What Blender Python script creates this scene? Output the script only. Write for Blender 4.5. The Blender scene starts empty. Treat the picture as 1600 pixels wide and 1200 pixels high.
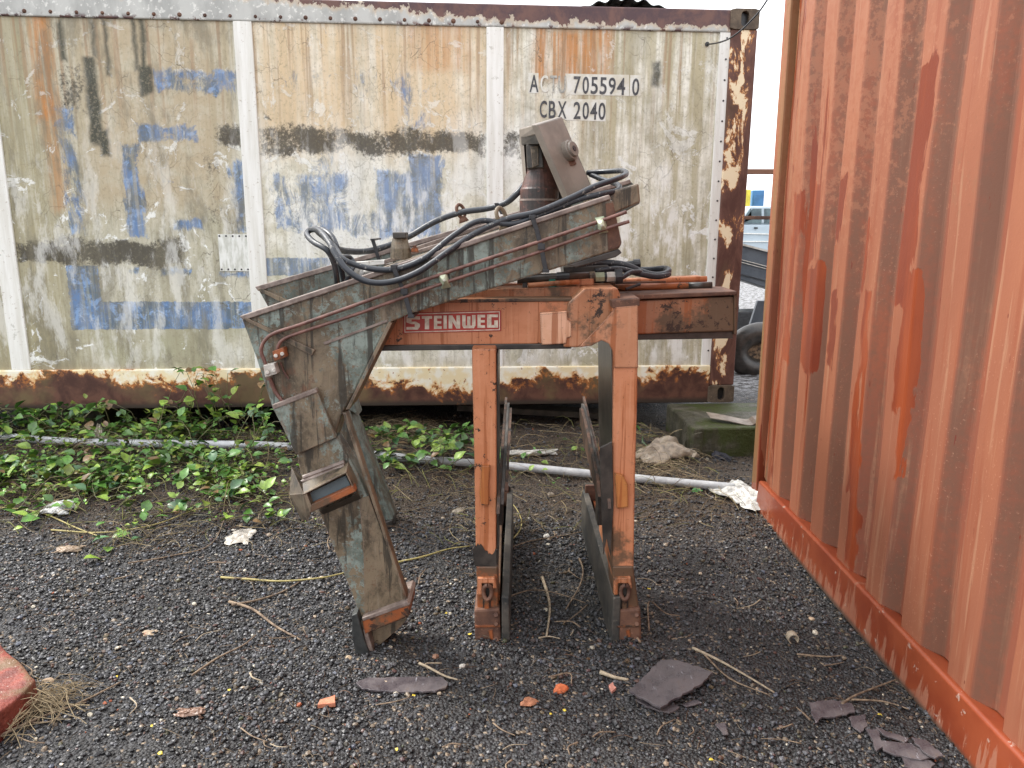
import bpy, bmesh, math, random
import numpy as np
from mathutils import Vector, Matrix
R = math.radians
random.seed(7); rng = np.random.default_rng(11)
SC = bpy.context.scene; COL = SC.collection

# ------------------------------------------------------------------ camera, world, sun, exposure
H = 1.45; PITCH = R(12.14); FOC = 1200.0
cd = bpy.data.cameras.new('camera'); cam = bpy.data.objects.new('camera', cd); COL.objects.link(cam)
cam.location = (0, 0, H); cam.rotation_euler = (R(90) - PITCH, 0, 0)
cd.sensor_width = 36; cd.lens = 27; cd.clip_end = 2000; cd.clip_start = .02
SC.camera = cam
SUN_EL, SUN_AZ = R(50), R(-66)          # azimuth measured from +Y towards +X
wd = bpy.data.worlds.new('World'); SC.world = wd; wd.use_nodes = True
wn = wd.node_tree; wn.nodes.clear()
sk = wn.nodes.new('ShaderNodeTexSky'); sk.sky_type = 'NISHITA'; sk.sun_disc = False
sk.sun_elevation = SUN_EL; sk.sun_rotation = SUN_AZ; sk.dust_density = 4; sk.air_density = 1.2; sk.ozone_density = .6
hs = wn.nodes.new('ShaderNodeHueSaturation'); hs.inputs['Saturation'].default_value = .22
wm = wn.nodes.new('ShaderNodeMix'); wm.data_type = 'RGBA'; wm.inputs[0].default_value = .5; wm.inputs[7].default_value = (10, 10.2, 10.6, 1)   # cloud layer over the clear sky
bg = wn.nodes.new('ShaderNodeBackground'); bg.inputs['Strength'].default_value = .15
ow = wn.nodes.new('ShaderNodeOutputWorld')
wn.links.new(sk.outputs[0], hs.inputs['Color']); wn.links.new(hs.outputs[0], wm.inputs[6]); wn.links.new(wm.outputs[2], bg.inputs['Color']); wn.links.new(bg.outputs[0], ow.inputs[0])
sl = bpy.data.lights.new('sun', 'SUN'); sl.energy = 1.7; sl.angle = R(14); sl.color = (1, .96, .9)
so = bpy.data.objects.new('sun', sl); COL.objects.link(so)
sd = Vector((math.sin(SUN_AZ) * math.cos(SUN_EL), math.cos(SUN_AZ) * math.cos(SUN_EL), math.sin(SUN_EL)))
so.rotation_euler = sd.to_track_quat('Z', 'Y').to_euler(); so.location = (-3, 0, 6)
SC.view_settings.view_transform = 'Standard'; SC.view_settings.look = 'None'; SC.view_settings.gamma = 1
SC.view_settings.exposure = 1.13
SC.cycles.max_bounces = 6; SC.cycles.diffuse_bounces = 3; SC.cycles.glossy_bounces = 3; SC.cycles.transparent_max_bounces = 6

# ------------------------------------------------------------------ pixel -> world helpers (photo is 1600 x 1200)
cP, sP = math.cos(PITCH), math.sin(PITCH)
def ray(px, py):
    xc = (px - 800) / FOC; yc = -(py - 600) / FOC
    return Vector((xc, cP + yc * sP, -sP + yc * cP))
def W(px, py, Y):
    d = ray(px, py); t = Y / d.y
    return Vector((d.x * t, Y, H + d.z * t))
def G(px, py, z=0.0):
    d = ray(px, py); t = (z - H) / d.z
    return Vector((d.x * t, d.y * t, z))

# ------------------------------------------------------------------ tags
def tag(o, label=None, cat=None, group=None, kind=None):
    if label: o['label'] = label
    if cat: o['category'] = cat
    if group: o['group'] = group
    if kind: o['kind'] = kind
    return o
def empty(name, loc, label, cat, group=None):
    o = bpy.data.objects.new(name, None); o.empty_display_size = .1; COL.objects.link(o); o.location = loc
    return tag(o, label, cat, group)

# ------------------------------------------------------------------ material DSL
class S:
    def __init__(s, m, o): s.m = m; s.o = o
    def __add__(s, x): return s.m.math('ADD', s, x)
    __radd__ = __add__
    def __sub__(s, x): return s.m.math('SUBTRACT', s, x)
    def __rsub__(s, x): return s.m.math('SUBTRACT', x, s)
    def __mul__(s, x): return s.m.math('MULTIPLY', s, x)
    __rmul__ = __mul__
class Mat:
    def __init__(s, name):
        s.mat = bpy.data.materials.new(name); s.mat.use_nodes = True; s.nt = s.mat.node_tree; s.nt.nodes.clear()
        s.co = s.tc('Object'); s._sep = None
    def n(s, t, **k):
        x = s.nt.nodes.new(t)
        for a, b in k.items(): setattr(x, a, b)
        return x
    def put(s, inp, v):
        if isinstance(v, S): s.nt.links.new(v.o, inp)
        elif isinstance(v, tuple) and len(v) == 3 and len(inp.default_value) == 4: inp.default_value = (*v, 1)
        else: inp.default_value = v
    def tc(s, name): return S(s, s.n('ShaderNodeTexCoord').outputs[name])
    def xyz(s):
        if not s._sep:
            x = s.n('ShaderNodeSeparateXYZ'); s.put(x.inputs[0], s.co); s._sep = [S(s, o) for o in x.outputs]
        return s._sep
    def math(s, op, a, b=None, clamp=False):
        x = s.n('ShaderNodeMath', operation=op, use_clamp=clamp); s.put(x.inputs[0], a)
        if b is not None: s.put(x.inputs[1], b)
        return S(s, x.outputs[0])
    def mn(s, a, b): return s.math('MINIMUM', a, b)
    def mx(s, a, b): return s.math('MAXIMUM', a, b)
    def vm(s, op, a, b=None):
        x = s.n('ShaderNodeVectorMath', operation=op); s.put(x.inputs[0], a)
        if b is not None: s.put(x.inputs[1], b)
        return S(s, x.outputs[0])
    def noise(s, scale, detail=4, rough=.55, dist=0, vs=None, vec=None, color=False):
        v = vec or s.co
        if vs: v = s.vm('MULTIPLY', v, vs)
        x = s.n('ShaderNodeTexNoise'); s.put(x.inputs['Vector'], v)
        x.inputs['Scale'].default_value = scale; x.inputs['Detail'].default_value = detail
        x.inputs['Roughness'].default_value = rough; x.inputs['Distortion'].default_value = dist
        return S(s, x.outputs[1 if color else 0])
    def vor(s, scale, feature='F1', vs=None, vec=None, out=0, rnd=1):
        v = vec or s.co
        if vs: v = s.vm('MULTIPLY', v, vs)
        x = s.n('ShaderNodeTexVoronoi', feature=feature); s.put(x.inputs['Vector'], v)
        x.inputs['Scale'].default_value = scale; x.inputs['Randomness'].default_value = rnd
        return S(s, x.outputs[out])
    def mr(s, v, a, b, c=0, d=1, smooth=True):
        x = s.n('ShaderNodeMapRange', interpolation_type='SMOOTHSTEP' if smooth else 'LINEAR')
        s.put(x.inputs[0], v)
        for i, q in enumerate((a, b, c, d)): x.inputs[i + 1].default_value = q
        return S(s, x.outputs[0])
    def mix(s, f, a, b, blend='MIX'):
        x = s.n('ShaderNodeMix', data_type='RGBA', blend_type=blend)
        s.put(x.inputs[0], f); s.put(x.inputs[6], a); s.put(x.inputs[7], b)
        return S(s, x.outputs[2])
    def attr(s, name):
        x = s.n('ShaderNodeAttribute'); x.attribute_name = name; return S(s, x.outputs['Color'])
    def warp(s, scale, amt, detail=3):
        nz = s.noise(scale, detail, color=True); k = s.vm('SUBTRACT', nz, (.5, .5, .5)); k = s.vm('MULTIPLY', k, amt)
        return s.vm('ADD', s.co, k)
    def rect(s, vec, c, h, soft=.01, axes=(0, 2)):
        # soft box mask around c with half sizes h in the two axes
        big = 1e3; cc = [0, 0, 0]; hh = [big, big, big]
        for k, a in enumerate(axes): cc[a] = c[k]; hh[a] = h[k]
        v = s.vm('SUBTRACT', s.vm('ABSOLUTE', s.vm('SUBTRACT', vec, tuple(cc))), tuple(hh))
        x = s.n('ShaderNodeSeparateXYZ'); s.put(x.inputs[0], v)
        m = s.mx(S(s, x.outputs[axes[0]]), S(s, x.outputs[axes[1]]))
        return s.mr(m, soft, -soft)
    def bump(s, h, st=.3, d=.01, nrm=None):
        x = s.n('ShaderNodeBump'); x.inputs['Strength'].default_value = st; x.inputs['Distance'].default_value = d
        s.put(x.inputs['Height'], h)
        if nrm: s.put(x.inputs['Normal'], nrm)
        return S(s, x.outputs[0])
    def edge(s, r=.008):
        b_ = s.n('ShaderNodeBevel', samples=4); b_.inputs['Radius'].default_value = r
        g_ = s.n('ShaderNodeNewGeometry'); d = s.n('ShaderNodeVectorMath', operation='DOT_PRODUCT')
        s.nt.links.new(b_.outputs[0], d.inputs[0]); s.nt.links.new(g_.outputs['Normal'], d.inputs[1])
        return s.mr(1 - S(s, d.outputs['Value']), .02, .16)
    def done(s, col, rough=.7, metal=0, bump=None, spec=.5, sss=None, trans=None, alpha=None):
        p = s.n('ShaderNodeBsdfPrincipled'); s.put(p.inputs['Base Color'], col); s.put(p.inputs['Roughness'], rough)
        s.put(p.inputs['Metallic'], metal); p.inputs['Specular IOR Level'].default_value = spec
        if bump: s.put(p.inputs['Normal'], bump)
        if trans: p.inputs['Transmission Weight'].default_value = trans
        if alpha is not None: s.put(p.inputs['Alpha'], alpha)
        o = s.n('ShaderNodeOutputMaterial'); s.nt.links.new(p.outputs[0], o.inputs[0])
        return s.mat

# ------------------------------------------------------------------ mesh builder
class MB:
    def __init__(s): s.v = []; s.f = []; s.mi = []; s.cur = 0
    def add(s, vs, fs):
        b = len(s.v); s.v += [tuple(v) for v in vs]
        for f in fs: s.f.append([b + i for i in f]); s.mi.append(s.cur)
        return s
    def prism(s, pts, vec):
        n = len(pts); vec = Vector(vec); pts = [Vector(p) for p in pts]
        vs = pts + [p + vec for p in pts]
        # orient
        nrm = Vector((0, 0, 0))
        for i in range(n): nrm += (pts[i] - pts[0]).cross(pts[(i + 1) % n] - pts[0])
        fl = nrm.dot(vec) > 0
        a = list(range(n)); b = [n + i for i in range(n)]
        fs = [a[::-1], b] if fl else [a, b[::-1]]
        for i in range(n):
            j = (i + 1) % n
            fs.append([i, j, n + j, n + i] if fl else [j, i, n + i, n + j])
        return s.add(vs, fs)
    def pp(s, px, Y, dep):            # polygon given in photo pixels on plane Y, extruded to real depth
        return s.prism([W(x, y, Y) for x, y in px], (0, dep, 0))
    def box(s, x0, y0, z0, x1, y1, z1):
        return s.prism([(x0, y0, z0), (x1, y0, z0), (x1, y0, z1), (x0, y0, z1)], (0, y1 - y0, 0))
    def frame(s, p, q):
        d = (Vector(q) - Vector(p)).normalized(); a = Vector((0, 0, 1)) if abs(d.z) < .9 else Vector((1, 0, 0))
        u = d.cross(a).normalized(); return u, d.cross(u).normalized()
    def tube(s, path, r, n=8, cap=True):
        path = [Vector(p) for p in path]; m = len(path); rs = r if isinstance(r, (list, tuple)) else [r] * m
        vs = []; u = None
        for i, p in enumerate(path):
            d = (path[min(i + 1, m - 1)] - path[max(i - 1, 0)]).normalized()
            if u is None:
                a = Vector((0, 0, 1)) if abs(d.z) < .9 else Vector((1, 0, 0)); u = d.cross(a).normalized()
            else: u = (u - d * u.dot(d)).normalized()
            w = d.cross(u)
            for k in range(n):
                t = 2 * math.pi * k / n; vs.append(p + (u * math.cos(t) + w * math.sin(t)) * rs[i])
        fs = [[i * n + k, i * n + (k + 1) % n, (i + 1) * n + (k + 1) % n, (i + 1) * n + k] for i in range(m - 1) for k in range(n)]
        if cap: fs += [list(range(n))[::-1], [(m - 1) * n + k for k in range(n)]]
        return s.add(vs, fs)
    def cyl(s, p, q, r, r2=None, n=20): return s.tube([p, q], [r, r if r2 is None else r2], n)
    def build(s, name, mats, parent=None, bevel=0, smooth=False, loc=None):
        me = bpy.data.meshes.new(name); me.from_pydata(s.v, [], s.f)
        for m in (mats if isinstance(mats, (list, tuple)) else [mats]): me.materials.append(m)
        me.polygons.foreach_set('material_index', s.mi)
        if smooth: me.polygons.foreach_set('use_smooth', [True] * len(me.polygons))
        me.update()
        o = bpy.data.objects.new(name, me); COL.objects.link(o)
        if parent is not None:
            o.parent = parent
            base = OFF.get(parent.name)
            if base is not None: o.location = -base
        if bevel:
            b = o.modifiers.new('bevel', 'BEVEL'); b.width = bevel; b.segments = 2; b.limit_method = 'ANGLE'; b.angle_limit = R(35)
        return o
OFF = {}      # parents whose children carry world coordinates in their meshes
def thing(name, loc, label, cat, group=None):
    o = empty(name, loc, label, cat, group); OFF[o.name] = Vector(loc); return o
def spline(pts, k=8):
    pts = [Vector(p) for p in pts]; out = []
    P = [pts[0] * 2 - pts[1]] + pts + [pts[-1] * 2 - pts[-2]]
    for i in range(1, len(P) - 2):
        for j in range(k):
            t = j / k
            out.append(.5 * ((2 * P[i]) + (-P[i - 1] + P[i + 1]) * t + (2 * P[i - 1] - 5 * P[i] + 4 * P[i + 1] - P[i + 2]) * t * t + (-P[i - 1] + 3 * P[i] - 3 * P[i + 1] + P[i + 2]) * t ** 3))
    return out + [pts[-1]]
def ground_h(x, y):
    x = np.asarray(x, float); y = np.asarray(y, float)
    sm = lambda t: np.clip(t, 0, 1) ** 2 * (3 - 2 * np.clip(t, 0, 1))
    h = .07 * sm((y - 3.55) / .8)
    h = h + .05 * sm((y - 3.1) / .9) * sm((.2 - x) / 1.2) * sm((4.9 - y) / .5)
    h = h + .012 * np.sin(x * 2.3 + 1) * np.sin(y * 2.9) + .006 * np.sin(x * 7.1 + y * 3.3) * np.sin(y * 8.3 - x * 2)
    h = h + .45 * sm((y - 6.5) / .9) * sm((1.95 - x) / .5) * sm((10.5 - y) / 1.5)  # added soil bank behind the white container, keeps light from under it
    for (fx, fy, fr, fh) in ((-.09, 2.38, .09, .022), (.40, 2.38, .10, .022), (-.42, 2.34, .10, .024), (-.10, 3.0, .10, .008), (.42, 2.9, .10, .008), (-.62, 3.38, .12, .014)):
        h = h + fh * np.exp(-((x - fx) ** 2 + (y - fy) ** 2) / fr ** 2)
    # fine clods
    h = h + .004 * np.sin(x * 31 + 4 * np.sin(y * 11)) * np.sin(y * 37 + 3 * np.sin(x * 13))
    return h
def GG(px, py, dz=0.0):
    p = G(px, py)
    for _ in range(5): p = G(px, py, float(ground_h(p.x, p.y)) + dz)
    return p

# ------------------------------------------------------------------ white container frame of reference
CY, CR = R(3.926), R(.334)
CU = Vector((math.cos(CY) * math.cos(CR), math.sin(CY) * math.cos(CR), -math.sin(CR)))
CW = Vector((math.cos(CY) * math.sin(CR), math.sin(CY) * math.sin(CR), math.cos(CR)))
CO = Vector((1.49, 4.997, H + 1.238)) - 2.438 * CW
def cl(px, py):                       # pixel -> (u, w) on the container's front plane
    n = CU.cross(CW); d = ray(px, py); o = CO - Vector((0, 0, H)); t = o.dot(n) / d.dot(n); p = d * t - o
    return p.dot(CU), p.dot(CW)
def clr(x0, y0, x1, y1):              # pixel box -> centre, half size
    a = cl(x0, (y0 + y1) / 2)[0]; b = cl(x1, (y0 + y1) / 2)[0]; xm = (x0 + x1) / 2
    c = cl(xm, y0)[1]; d = cl(xm, y1)[1]
    return ((a + b) / 2, (c + d) / 2), (abs(b - a) / 2, abs(c - d) / 2)

# ------------------------------------------------------------------ materials
def m_panel(lo, hi):
    # one material per bay; only the marks inside photo columns lo..hi are written into it
    inb = lambda b: b[2] > lo and b[0] < hi
    m = Mat('weathered_white_panel'); x, y, z = m.xyz()
    w1 = m.warp(14, (.05, 0, .035), 4); w2 = m.warp(40, (.03, 0, .02), 3); wf = m.warp(6, (.09, 0, .16), 4)
    fine = m.noise(70, 4, .7); mid = m.noise(11, 5, .62); big = m.noise(1.9, 3, .5)
    vst = m.noise(1, 5, .6, vs=(16, 1, .8)); vst2 = m.noise(1, 4, .6, vs=(46, 1, 1.6))
    col = m.mix(m.mr(mid, .35, .65), (.60, .565, .45), (.82, .795, .70))
    # yellow brown weathering above, greener low down
    up = m.mr(z, 1.15, 2.1)
    col = m.mix(m.mr(vst, .44, .66) * m.mr(up, 0, 1, .10, .75), col, (.55, .43, .27))
    rgt = m.mr(x, -1.55, -1.3)
    rg = m.mr(x, -1.25, -.85)
    col = m.mix(m.mr(vst * .7 + big * .3, .40, .56) * rg * .8, col, (.43, .385, .25))
    grn = m.mr(m.noise(2.6, 4, .6, vs=(1, 1, .55)), .45, .62)
    col = m.mix(grn * m.mr(z, 1.7, .5) * (.7 if lo < 20 else .4), col, (.33, .32, .19))
    lft = m.mr(x, -3.95, -4.35)
    col = m.mix(lft * m.mr(vst2, .3, .6, .35, .9), col, (.34, .29, .16))
    col = m.mix(m.mr(x, -2.9, -3.3) * m.mr(mid * .6 + vst * .5, .45, .65, .25, .8), col, (.33, .30, .20))
    col = m.mix(m.mr(vst2, .52, .62) * .30, col, (.27, .23, .14))
    def area(b, soft=.06, v=None):
        c, h = clr(*b); return m.rect(v or wf, c, h, soft)
    # tan and rusty run down areas under the top rail
    for b, sf, msk, cc in (((400, 20, 760, 240), .12, m.mr(vst, .3, .62, .30, .85), (.66, .50, .31)), ((120, 10, 350, 330), .15, m.mr(mid, .3, .6, .35, .85), (.45, .36, .235))):
        if inb(b): col = m.mix(area(b, sf) * msk, col, cc)
    for b, k in (((48, 20, 82, 190), 1), ((640, 20, 730, 110), .6), ((835, 40, 955, 125), 1), ((70, 150, 95, 330), .6)):
        if inb(b): col = m.mix(area(b, .04) * m.mr(vst2, .32, .6, .2, .9) * k, col, (.48, .20, .055))
    col = m.mix(m.mr(m.noise(1, 3, .5, vs=(30, 1, .7)), .56, .66) * m.mr(z, 1.4, 2.2) * .6, col, (.33, .2, .11))
    # flaked pure white patches (chalky paint showing)
    fl = m.mr(m.noise(5.5, 7, .72, 1.2, vec=w2), .585, .60)
    col = m.mix(fl * m.mr(z, 2.2, .8, .35, 1), col, (.82, .82, .78))
    wl = m.mr(m.noise(2.2, 3, .5, vs=(1, 1, .7)), .48, .62)
    for b in ((760, 200, 830, 575), (400, 250, 790, 575)):
        if inb(b): col = m.mix(wl * area(b, .25) * .75, col, (.78, .78, .74))
    # hairline cracks in the skin
    cr = m.vor(9, 'DISTANCE_TO_EDGE', vec=m.warp(5, (.18, 0, .2), 4), vs=(1.6, 1, .8))
    crk = m.mr(cr, .012, .0) * m.mr(m.noise(2.7, 3), .45, .6)
    # old blue lettering
    bl = None
    for (b, k) in (((92, 165, 124, 372), .55), ((190, 222, 222, 372), .8), ((213, 193, 305, 221), .85), ((235, 106, 372, 147), .6),
                   ((103, 415, 154, 476), .95), ((107, 472, 396, 515), 1.0), ((398, 108, 668, 152), .30), ((620, 128, 682, 205), .38),
                   ((425, 268, 547, 364), .60), ((588, 266, 692, 372), .78), ((414, 403, 516, 431), .95), ((270, 341, 316, 359), .7),
                   ((362, 250, 384, 366), .8), ((340, 424, 392, 433), .9), ((482, 238, 532, 300), .4), ((638, 240, 692, 300), .85),
                   ((250, 280, 285, 289), .6), ((195, 418, 215, 428), .8), ((250, 418, 300, 429), .8), ((540, 330, 600, 372), .45)):
        if not inb(b): continue
        c, h = clr(*b); q = m.rect(w2 if k > .9 else w1, c, h, .012 if k > .9 else .042) * k
        bl = q if bl is None else m.mx(bl, q)
    if bl is None: bl = m.mr(z, 9, 10)
    bm = m.mr(bl * .8 + (m.noise(7, 8, .78, 1.0, vs=(1.2, 1, .6)) - .5) * 1.9, .26, .54) * m.mr(bl, .05, .2) * m.mr(m.noise(1, 4, .6, vs=(26, 1, 1.5)), .28, .56, .45, 1)
    bc = m.mix(m.mr(m.noise(6, 6, .7), .42, .58), (.085, .13, .19), (.10, .20, .40))
    bc = m.mix(m.mr(m.noise(13, 6, .75, .6), .52, .60), bc, (.19, .32, .56))
    bc = m.mix(m.mr(vst2, .52, .66) * .6, bc, (.3, .32, .27))
    col = m.mix(bm * (.92 if lo < 20 else .80), col, bc)
    # loose white scratches over everything
    sc = m.mr(m.noise(34, 6, .78, 2.5), .66, .69)
    col = m.mix(sc * .8, col, (.82, .81, .75))
    col = m.mix(crk * .75, col, (.13, .11, .08))
    # mould bands: thousands of dark specks
    mo = None
    for (b, k) in (((20, 372, 282, 416), 1.0), ((400, 196, 765, 246), .95), ((330, 186, 382, 238), .9), ((786, 203, 818, 247), .9), ((312, 225, 352, 375), .62),
                   ((84, 92, 128, 178), .8), ((145, 95, 235, 210), .45), ((408, 168, 420, 184), 1), ((446, 190, 456, 204), 1), ((20, 60, 90, 370), .32), ((980, 90, 1100, 380), .36), ((130, 230, 200, 560), .25)):
        if not inb(b): continue
        c, h = clr(*b); q = m.rect(wf, c, (h[0] + .02, h[1] + .012), .09) * k
        mo = q if mo is None else m.mx(mo, q)
    spk = m.noise(60, 5, .75) * .62 + m.noise(7, 4, .6) * .5
    if mo is None: mo = m.mr(z, 9, 10)
    mm = m.mr(mo * .68 + spk, .98, 1.17)
    col = m.mix(mm * .9, col, (.045, .038, .028))
    # black runs
    dr = None
    for b in ((133, 88, 152, 225), (140, 30, 146, 90), (152, 200, 168, 245), (206, 30, 212, 110), (218, 30, 226, 130), (215, 100, 236, 150), (88, 30, 98, 95), (162, 30, 168, 120), (1020, 95, 1032, 130)):
        if not inb(b): continue
        c, h = clr(*b); q = m.rect(m.warp(9, (.05, 0, .1), 3), c, h, .018); dr = q if dr is None else m.mx(dr, q)
    if dr is not None: col = m.mix(dr * m.mr(fine, .3, .55, .6, 1), col, (.045, .048, .036))
    col = m.mix(m.mr(m.vor(75, vec=w2), .10, .02) * m.mr(m.noise(4), .5, .6), col, (.09, .06, .04))
    col = m.mix(m.mr(fine, .52, .66) * .38, col, (.22, .19, .12))
    grime = m.mr(m.noise(2.6, 8, .74, .3, vs=(2.0, 1, .55)), .47, .62) * (.60 if lo < 20 else (.30 if lo > 700 else .18))
    col = m.mix(grime, col, (.17, .15, .105))
    lite = m.mr(m.noise(3.1, 7, .72, vs=(2.2, 1, .7)), .50, .62) * (.45 if lo < 20 else .8)
    col = m.mix(lite * m.mr(z, 2.0, 1.0, .12, 1), col, (.84, .83, .79))
    # damp line by the bottom
    col = m.mix(m.mr(z, .34, .25) * m.mr(mid, .3, .6) * .5, col, (.28, .24, .16))
    hgt = fl * .5 + bm * .3 - crk * 1.5 + fine * .3 + sc * .3
    return m.done(col, .62, 0, m.bump(hgt, .5, .004), .35)

def m_rail_low():
    m = Mat('bottom_rail_flaking_paint'); x, y, z = m.xyz()
    n1 = m.noise(9, 7, .68, .4); n2 = m.noise(1.3, 4, .6)
    e = z * 5.0 + (n1 - .5) * 2.3 + (n2 - .5) * 2.6 + m.mr(x, -3.3, -1.6, -.25, 0)
    pt = m.mr(e, .78, .82)
    rust = m.mix(m.mr(n1, .35, .62), (.06, .024, .017), (.125, .055, .036))
    rust = m.mix(m.mr(m.noise(3, 4), .5, .65) * .7, rust, (.15, .11, .05))
    rust = m.mix(m.mr(z, .05, .012), rust, (.04, .028, .02))
    org = m.mr(e, .52, .80) * m.mr(m.noise(28, 5, .7), .42, .55)
    col = m.mix(org, rust, (.42, .15, .035))
    cream = m.mix(m.mr(m.noise(14, 4), .42, .62), (.78, .66, .42), (.82, .78, .66))
    cream = m.mix(m.mr(e, 1.0, .8) * .8, cream, (.66, .33, .10))
    spot = m.mr(m.noise(22, 6, .75), .60, .62)
    col = m.mix(pt * (1 - spot), col, cream)
    return m.done(col, .6, 0, m.bump(pt + m.noise(60) * .3, .5, .003), .35)
def m_rail_top():
    m = Mat('top_rail_flaking_paint'); x, y, z = m.xyz()
    n1 = m.noise(8, 7, .7, .3, vs=(1, 1, .7))
    rr = m.mr(x, -3.4, -1.0, -.12, .62)
    e = (z - 2.36) * 7 + (n1 - .5) * 1.7 + rr - .35
    rs = m.mr(e, .10, .14)
    grey = m.mix(m.mr(m.noise(1, 5, .6, vs=(7, 1, 3)), .38, .64), (.50, .50, .47), (.36, .36, .34))
    grey = m.mix(m.mr(m.noise(30, 5, .7), .56, .62) * .6, grey, (.78, .77, .72))
    grey = m.mix(m.mr(e, -.12, .10) * .5, grey, (.55, .40, .24))
    ru = m.mix(m.mr(n1, .4, .65), (.085, .05, .055), (.16, .085, .07))
    low = m.mr(m.noise(12, 5, .65), .54, .57) * m.mr(z, 2.335, 2.305)
    col = m.mix(m.mx(rs, low), grey, ru)
    return m.done(col, .6, 0, m.bump(n1 + rs * .5, .4, .003), .35)
def m_white_post(name='white_post_paint', dirt=.5):
    m = Mat(name)
    n = m.noise(1, 5, .65, vs=(30, 30, 2.2)); f = m.noise(45, 5, .7)
    col = m.mix(m.mr(n, .35, .7), (.80, .79, .75), (.66, .64, .58))
    col = m.mix(m.mr(f, .62, .66) * dirt, col, (.28, .2, .13))
    col = m.mix(m.mr(m.noise(6, 6, .7), .62, .66) * dirt, col, (.35, .33, .27))
    return m.done(col, .5, 0, m.bump(f, .2, .002), .4)
def m_rust_post():
    m = Mat('corner_post_rust'); x, y, z = m.xyz()
    n1 = m.noise(6, 7, .7, .5, vs=(1.3, 1, .5)); n2 = m.noise(34, 5, .7)
    col = m.mix(m.mr(n1, .35, .6), (.085, .035, .026), (.16, .075, .055))
    col = m.mix(m.mr(m.noise(3, 4, vs=(1, 1, .4)), .5, .68) * .6, col, (.12, .09, .045))
    band = m.mr(m.math('ABSOLUTE', x + .10), .10, .0)
    e = n1 + band * .12 + (n2 - .5) * .10
    col = m.mix(m.mr(e, .585, .62), col, (.50, .21, .06))
    col = m.mix(m.mr(e, .615, .63), col, (.80, .66, .45))
    return m.done(col, .62, 0, m.bump(n1 + n2 * .4, .5, .004), .35)
def m_rust(name='dark_rust', a=(.07, .035, .025), b=(.16, .08, .05), sc=9, rough=.7):
    m = Mat(name); n = m.noise(sc, 6, .68); f = m.noise(sc * 6, 4, .7)
    col = m.mix(m.mr(n, .35, .65), a, b); col = m.mix(m.mr(f, .58, .66) * .5, col, tuple(min(1, v * 1.9) for v in b))
    return m.done(col, rough, 0, m.bump(n + f * .5, .4, .003), .4)
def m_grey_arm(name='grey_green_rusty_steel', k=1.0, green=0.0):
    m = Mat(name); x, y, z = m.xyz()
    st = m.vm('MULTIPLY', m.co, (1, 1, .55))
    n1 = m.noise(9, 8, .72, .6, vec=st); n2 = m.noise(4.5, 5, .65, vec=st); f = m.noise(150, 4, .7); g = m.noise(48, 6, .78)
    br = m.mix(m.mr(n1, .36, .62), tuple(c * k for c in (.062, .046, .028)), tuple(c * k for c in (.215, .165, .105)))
    br = m.mix(m.mr(g, .50, .62) * .6, br, tuple(c * k for c in (.23, .18, .125)))
    pa = m.mix(m.mr(m.noise(20, 5, .7), .4, .6), tuple(c * k for c in (.11, .14, .12)), tuple(c * k for c in (.23, .285, .255)))
    pm = m.mr(n2 * .75 + n1 * .35 + (g - .5) * .55 + green, .545, .585)
    col = m.mix(pm * .9, br, pa)
    col = m.mix(m.mr(g, .56, .62) * m.mr(n1, .42, .56) * .8, col, tuple(c * k for c in (.15, .075, .035)))
    run = m.noise(1, 6, .7, .3, vs=(26, 20, 1.8)); col = m.mix(m.mr(run, .53, .60) * .85, col, (.026, .021, .014))
    col = m.mix(m.mr(run, .42, .34) * .45, col, tuple(c * k for c in (.27, .225, .165)))
    col = m.mix(m.mr(f, .58, .68) * .6, col, (.045, .028, .018))
    col = m.mix(m.mr(m.noise(5, 5, .7, vec=st), .59, .66) * .65, col, (.14, .055, .026))
    e = m.edge(.009) * m.mr(g, .36, .52)
    col = m.mix(e * .75, col, tuple(c * k for c in (.24, .165, .125)))
    return m.done(col, m.mr(n1, .3, .7, .35, .65), 0, m.bump(g * .9 + n1 + pm * .4, .45, .003), .5)
def m_orange(name='worn_orange_paint', dirt=0.0, base=(.56, .235, .12)):
    m = Mat(name); x, y, z = m.xyz()
    n1 = m.noise(6, 7, .7, .5); g = m.noise(26, 7, .76); f = m.noise(110, 3, .6)
    v = m.noise(1, 6, .65, .2, vs=(42, 30, 1.3))
    col = m.mix(m.mr(n1, .35, .65), base, tuple(c * q for c, q in zip(base, (.85, .78, .68))))
    col = m.mix(m.mr(v, .53, .60) * .75, col, (.30, .085, .022))
    col = m.mix(m.mr(v, .42, .34) * .35, col, tuple(min(1, c * q) for c, q in zip(base, (1.12, 1.35, 1.5))))
    col = m.mix(m.mr(m.noise(3.5, 6, .7) + (g - .5) * .2, .60 - dirt, .70 - dirt) * .85, col, (.085, .062, .038))
    col = m.mix(m.mr(g + (n1 - .5) * .6, .645 - dirt * .4, .665 - dirt * .4), col, (.040, .022, .015))
    e = m.mr(m.edge(.010) + (g - .5) * 2.2, .46, .62)
    col = m.mix(e * .9, col, (.038, .022, .016))
    col = m.mix(m.mr(f, .66, .72) * .6, col, (.09, .04, .02))
    return m.done(col, .48, 0, m.bump(g + f * .3 - e * .4, .35, .002), .45)
def m_simple(name, a, b, sc=20, rough=.6, bump=.3, spec=.5, vs=None, bd=.002):
    m = Mat(name); n = m.noise(sc, 5, .65, vs=vs)
    return m.done(m.mix(m.mr(n, .35, .65), a, b), rough, 0, m.bump(n, bump, bd), spec)
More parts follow.
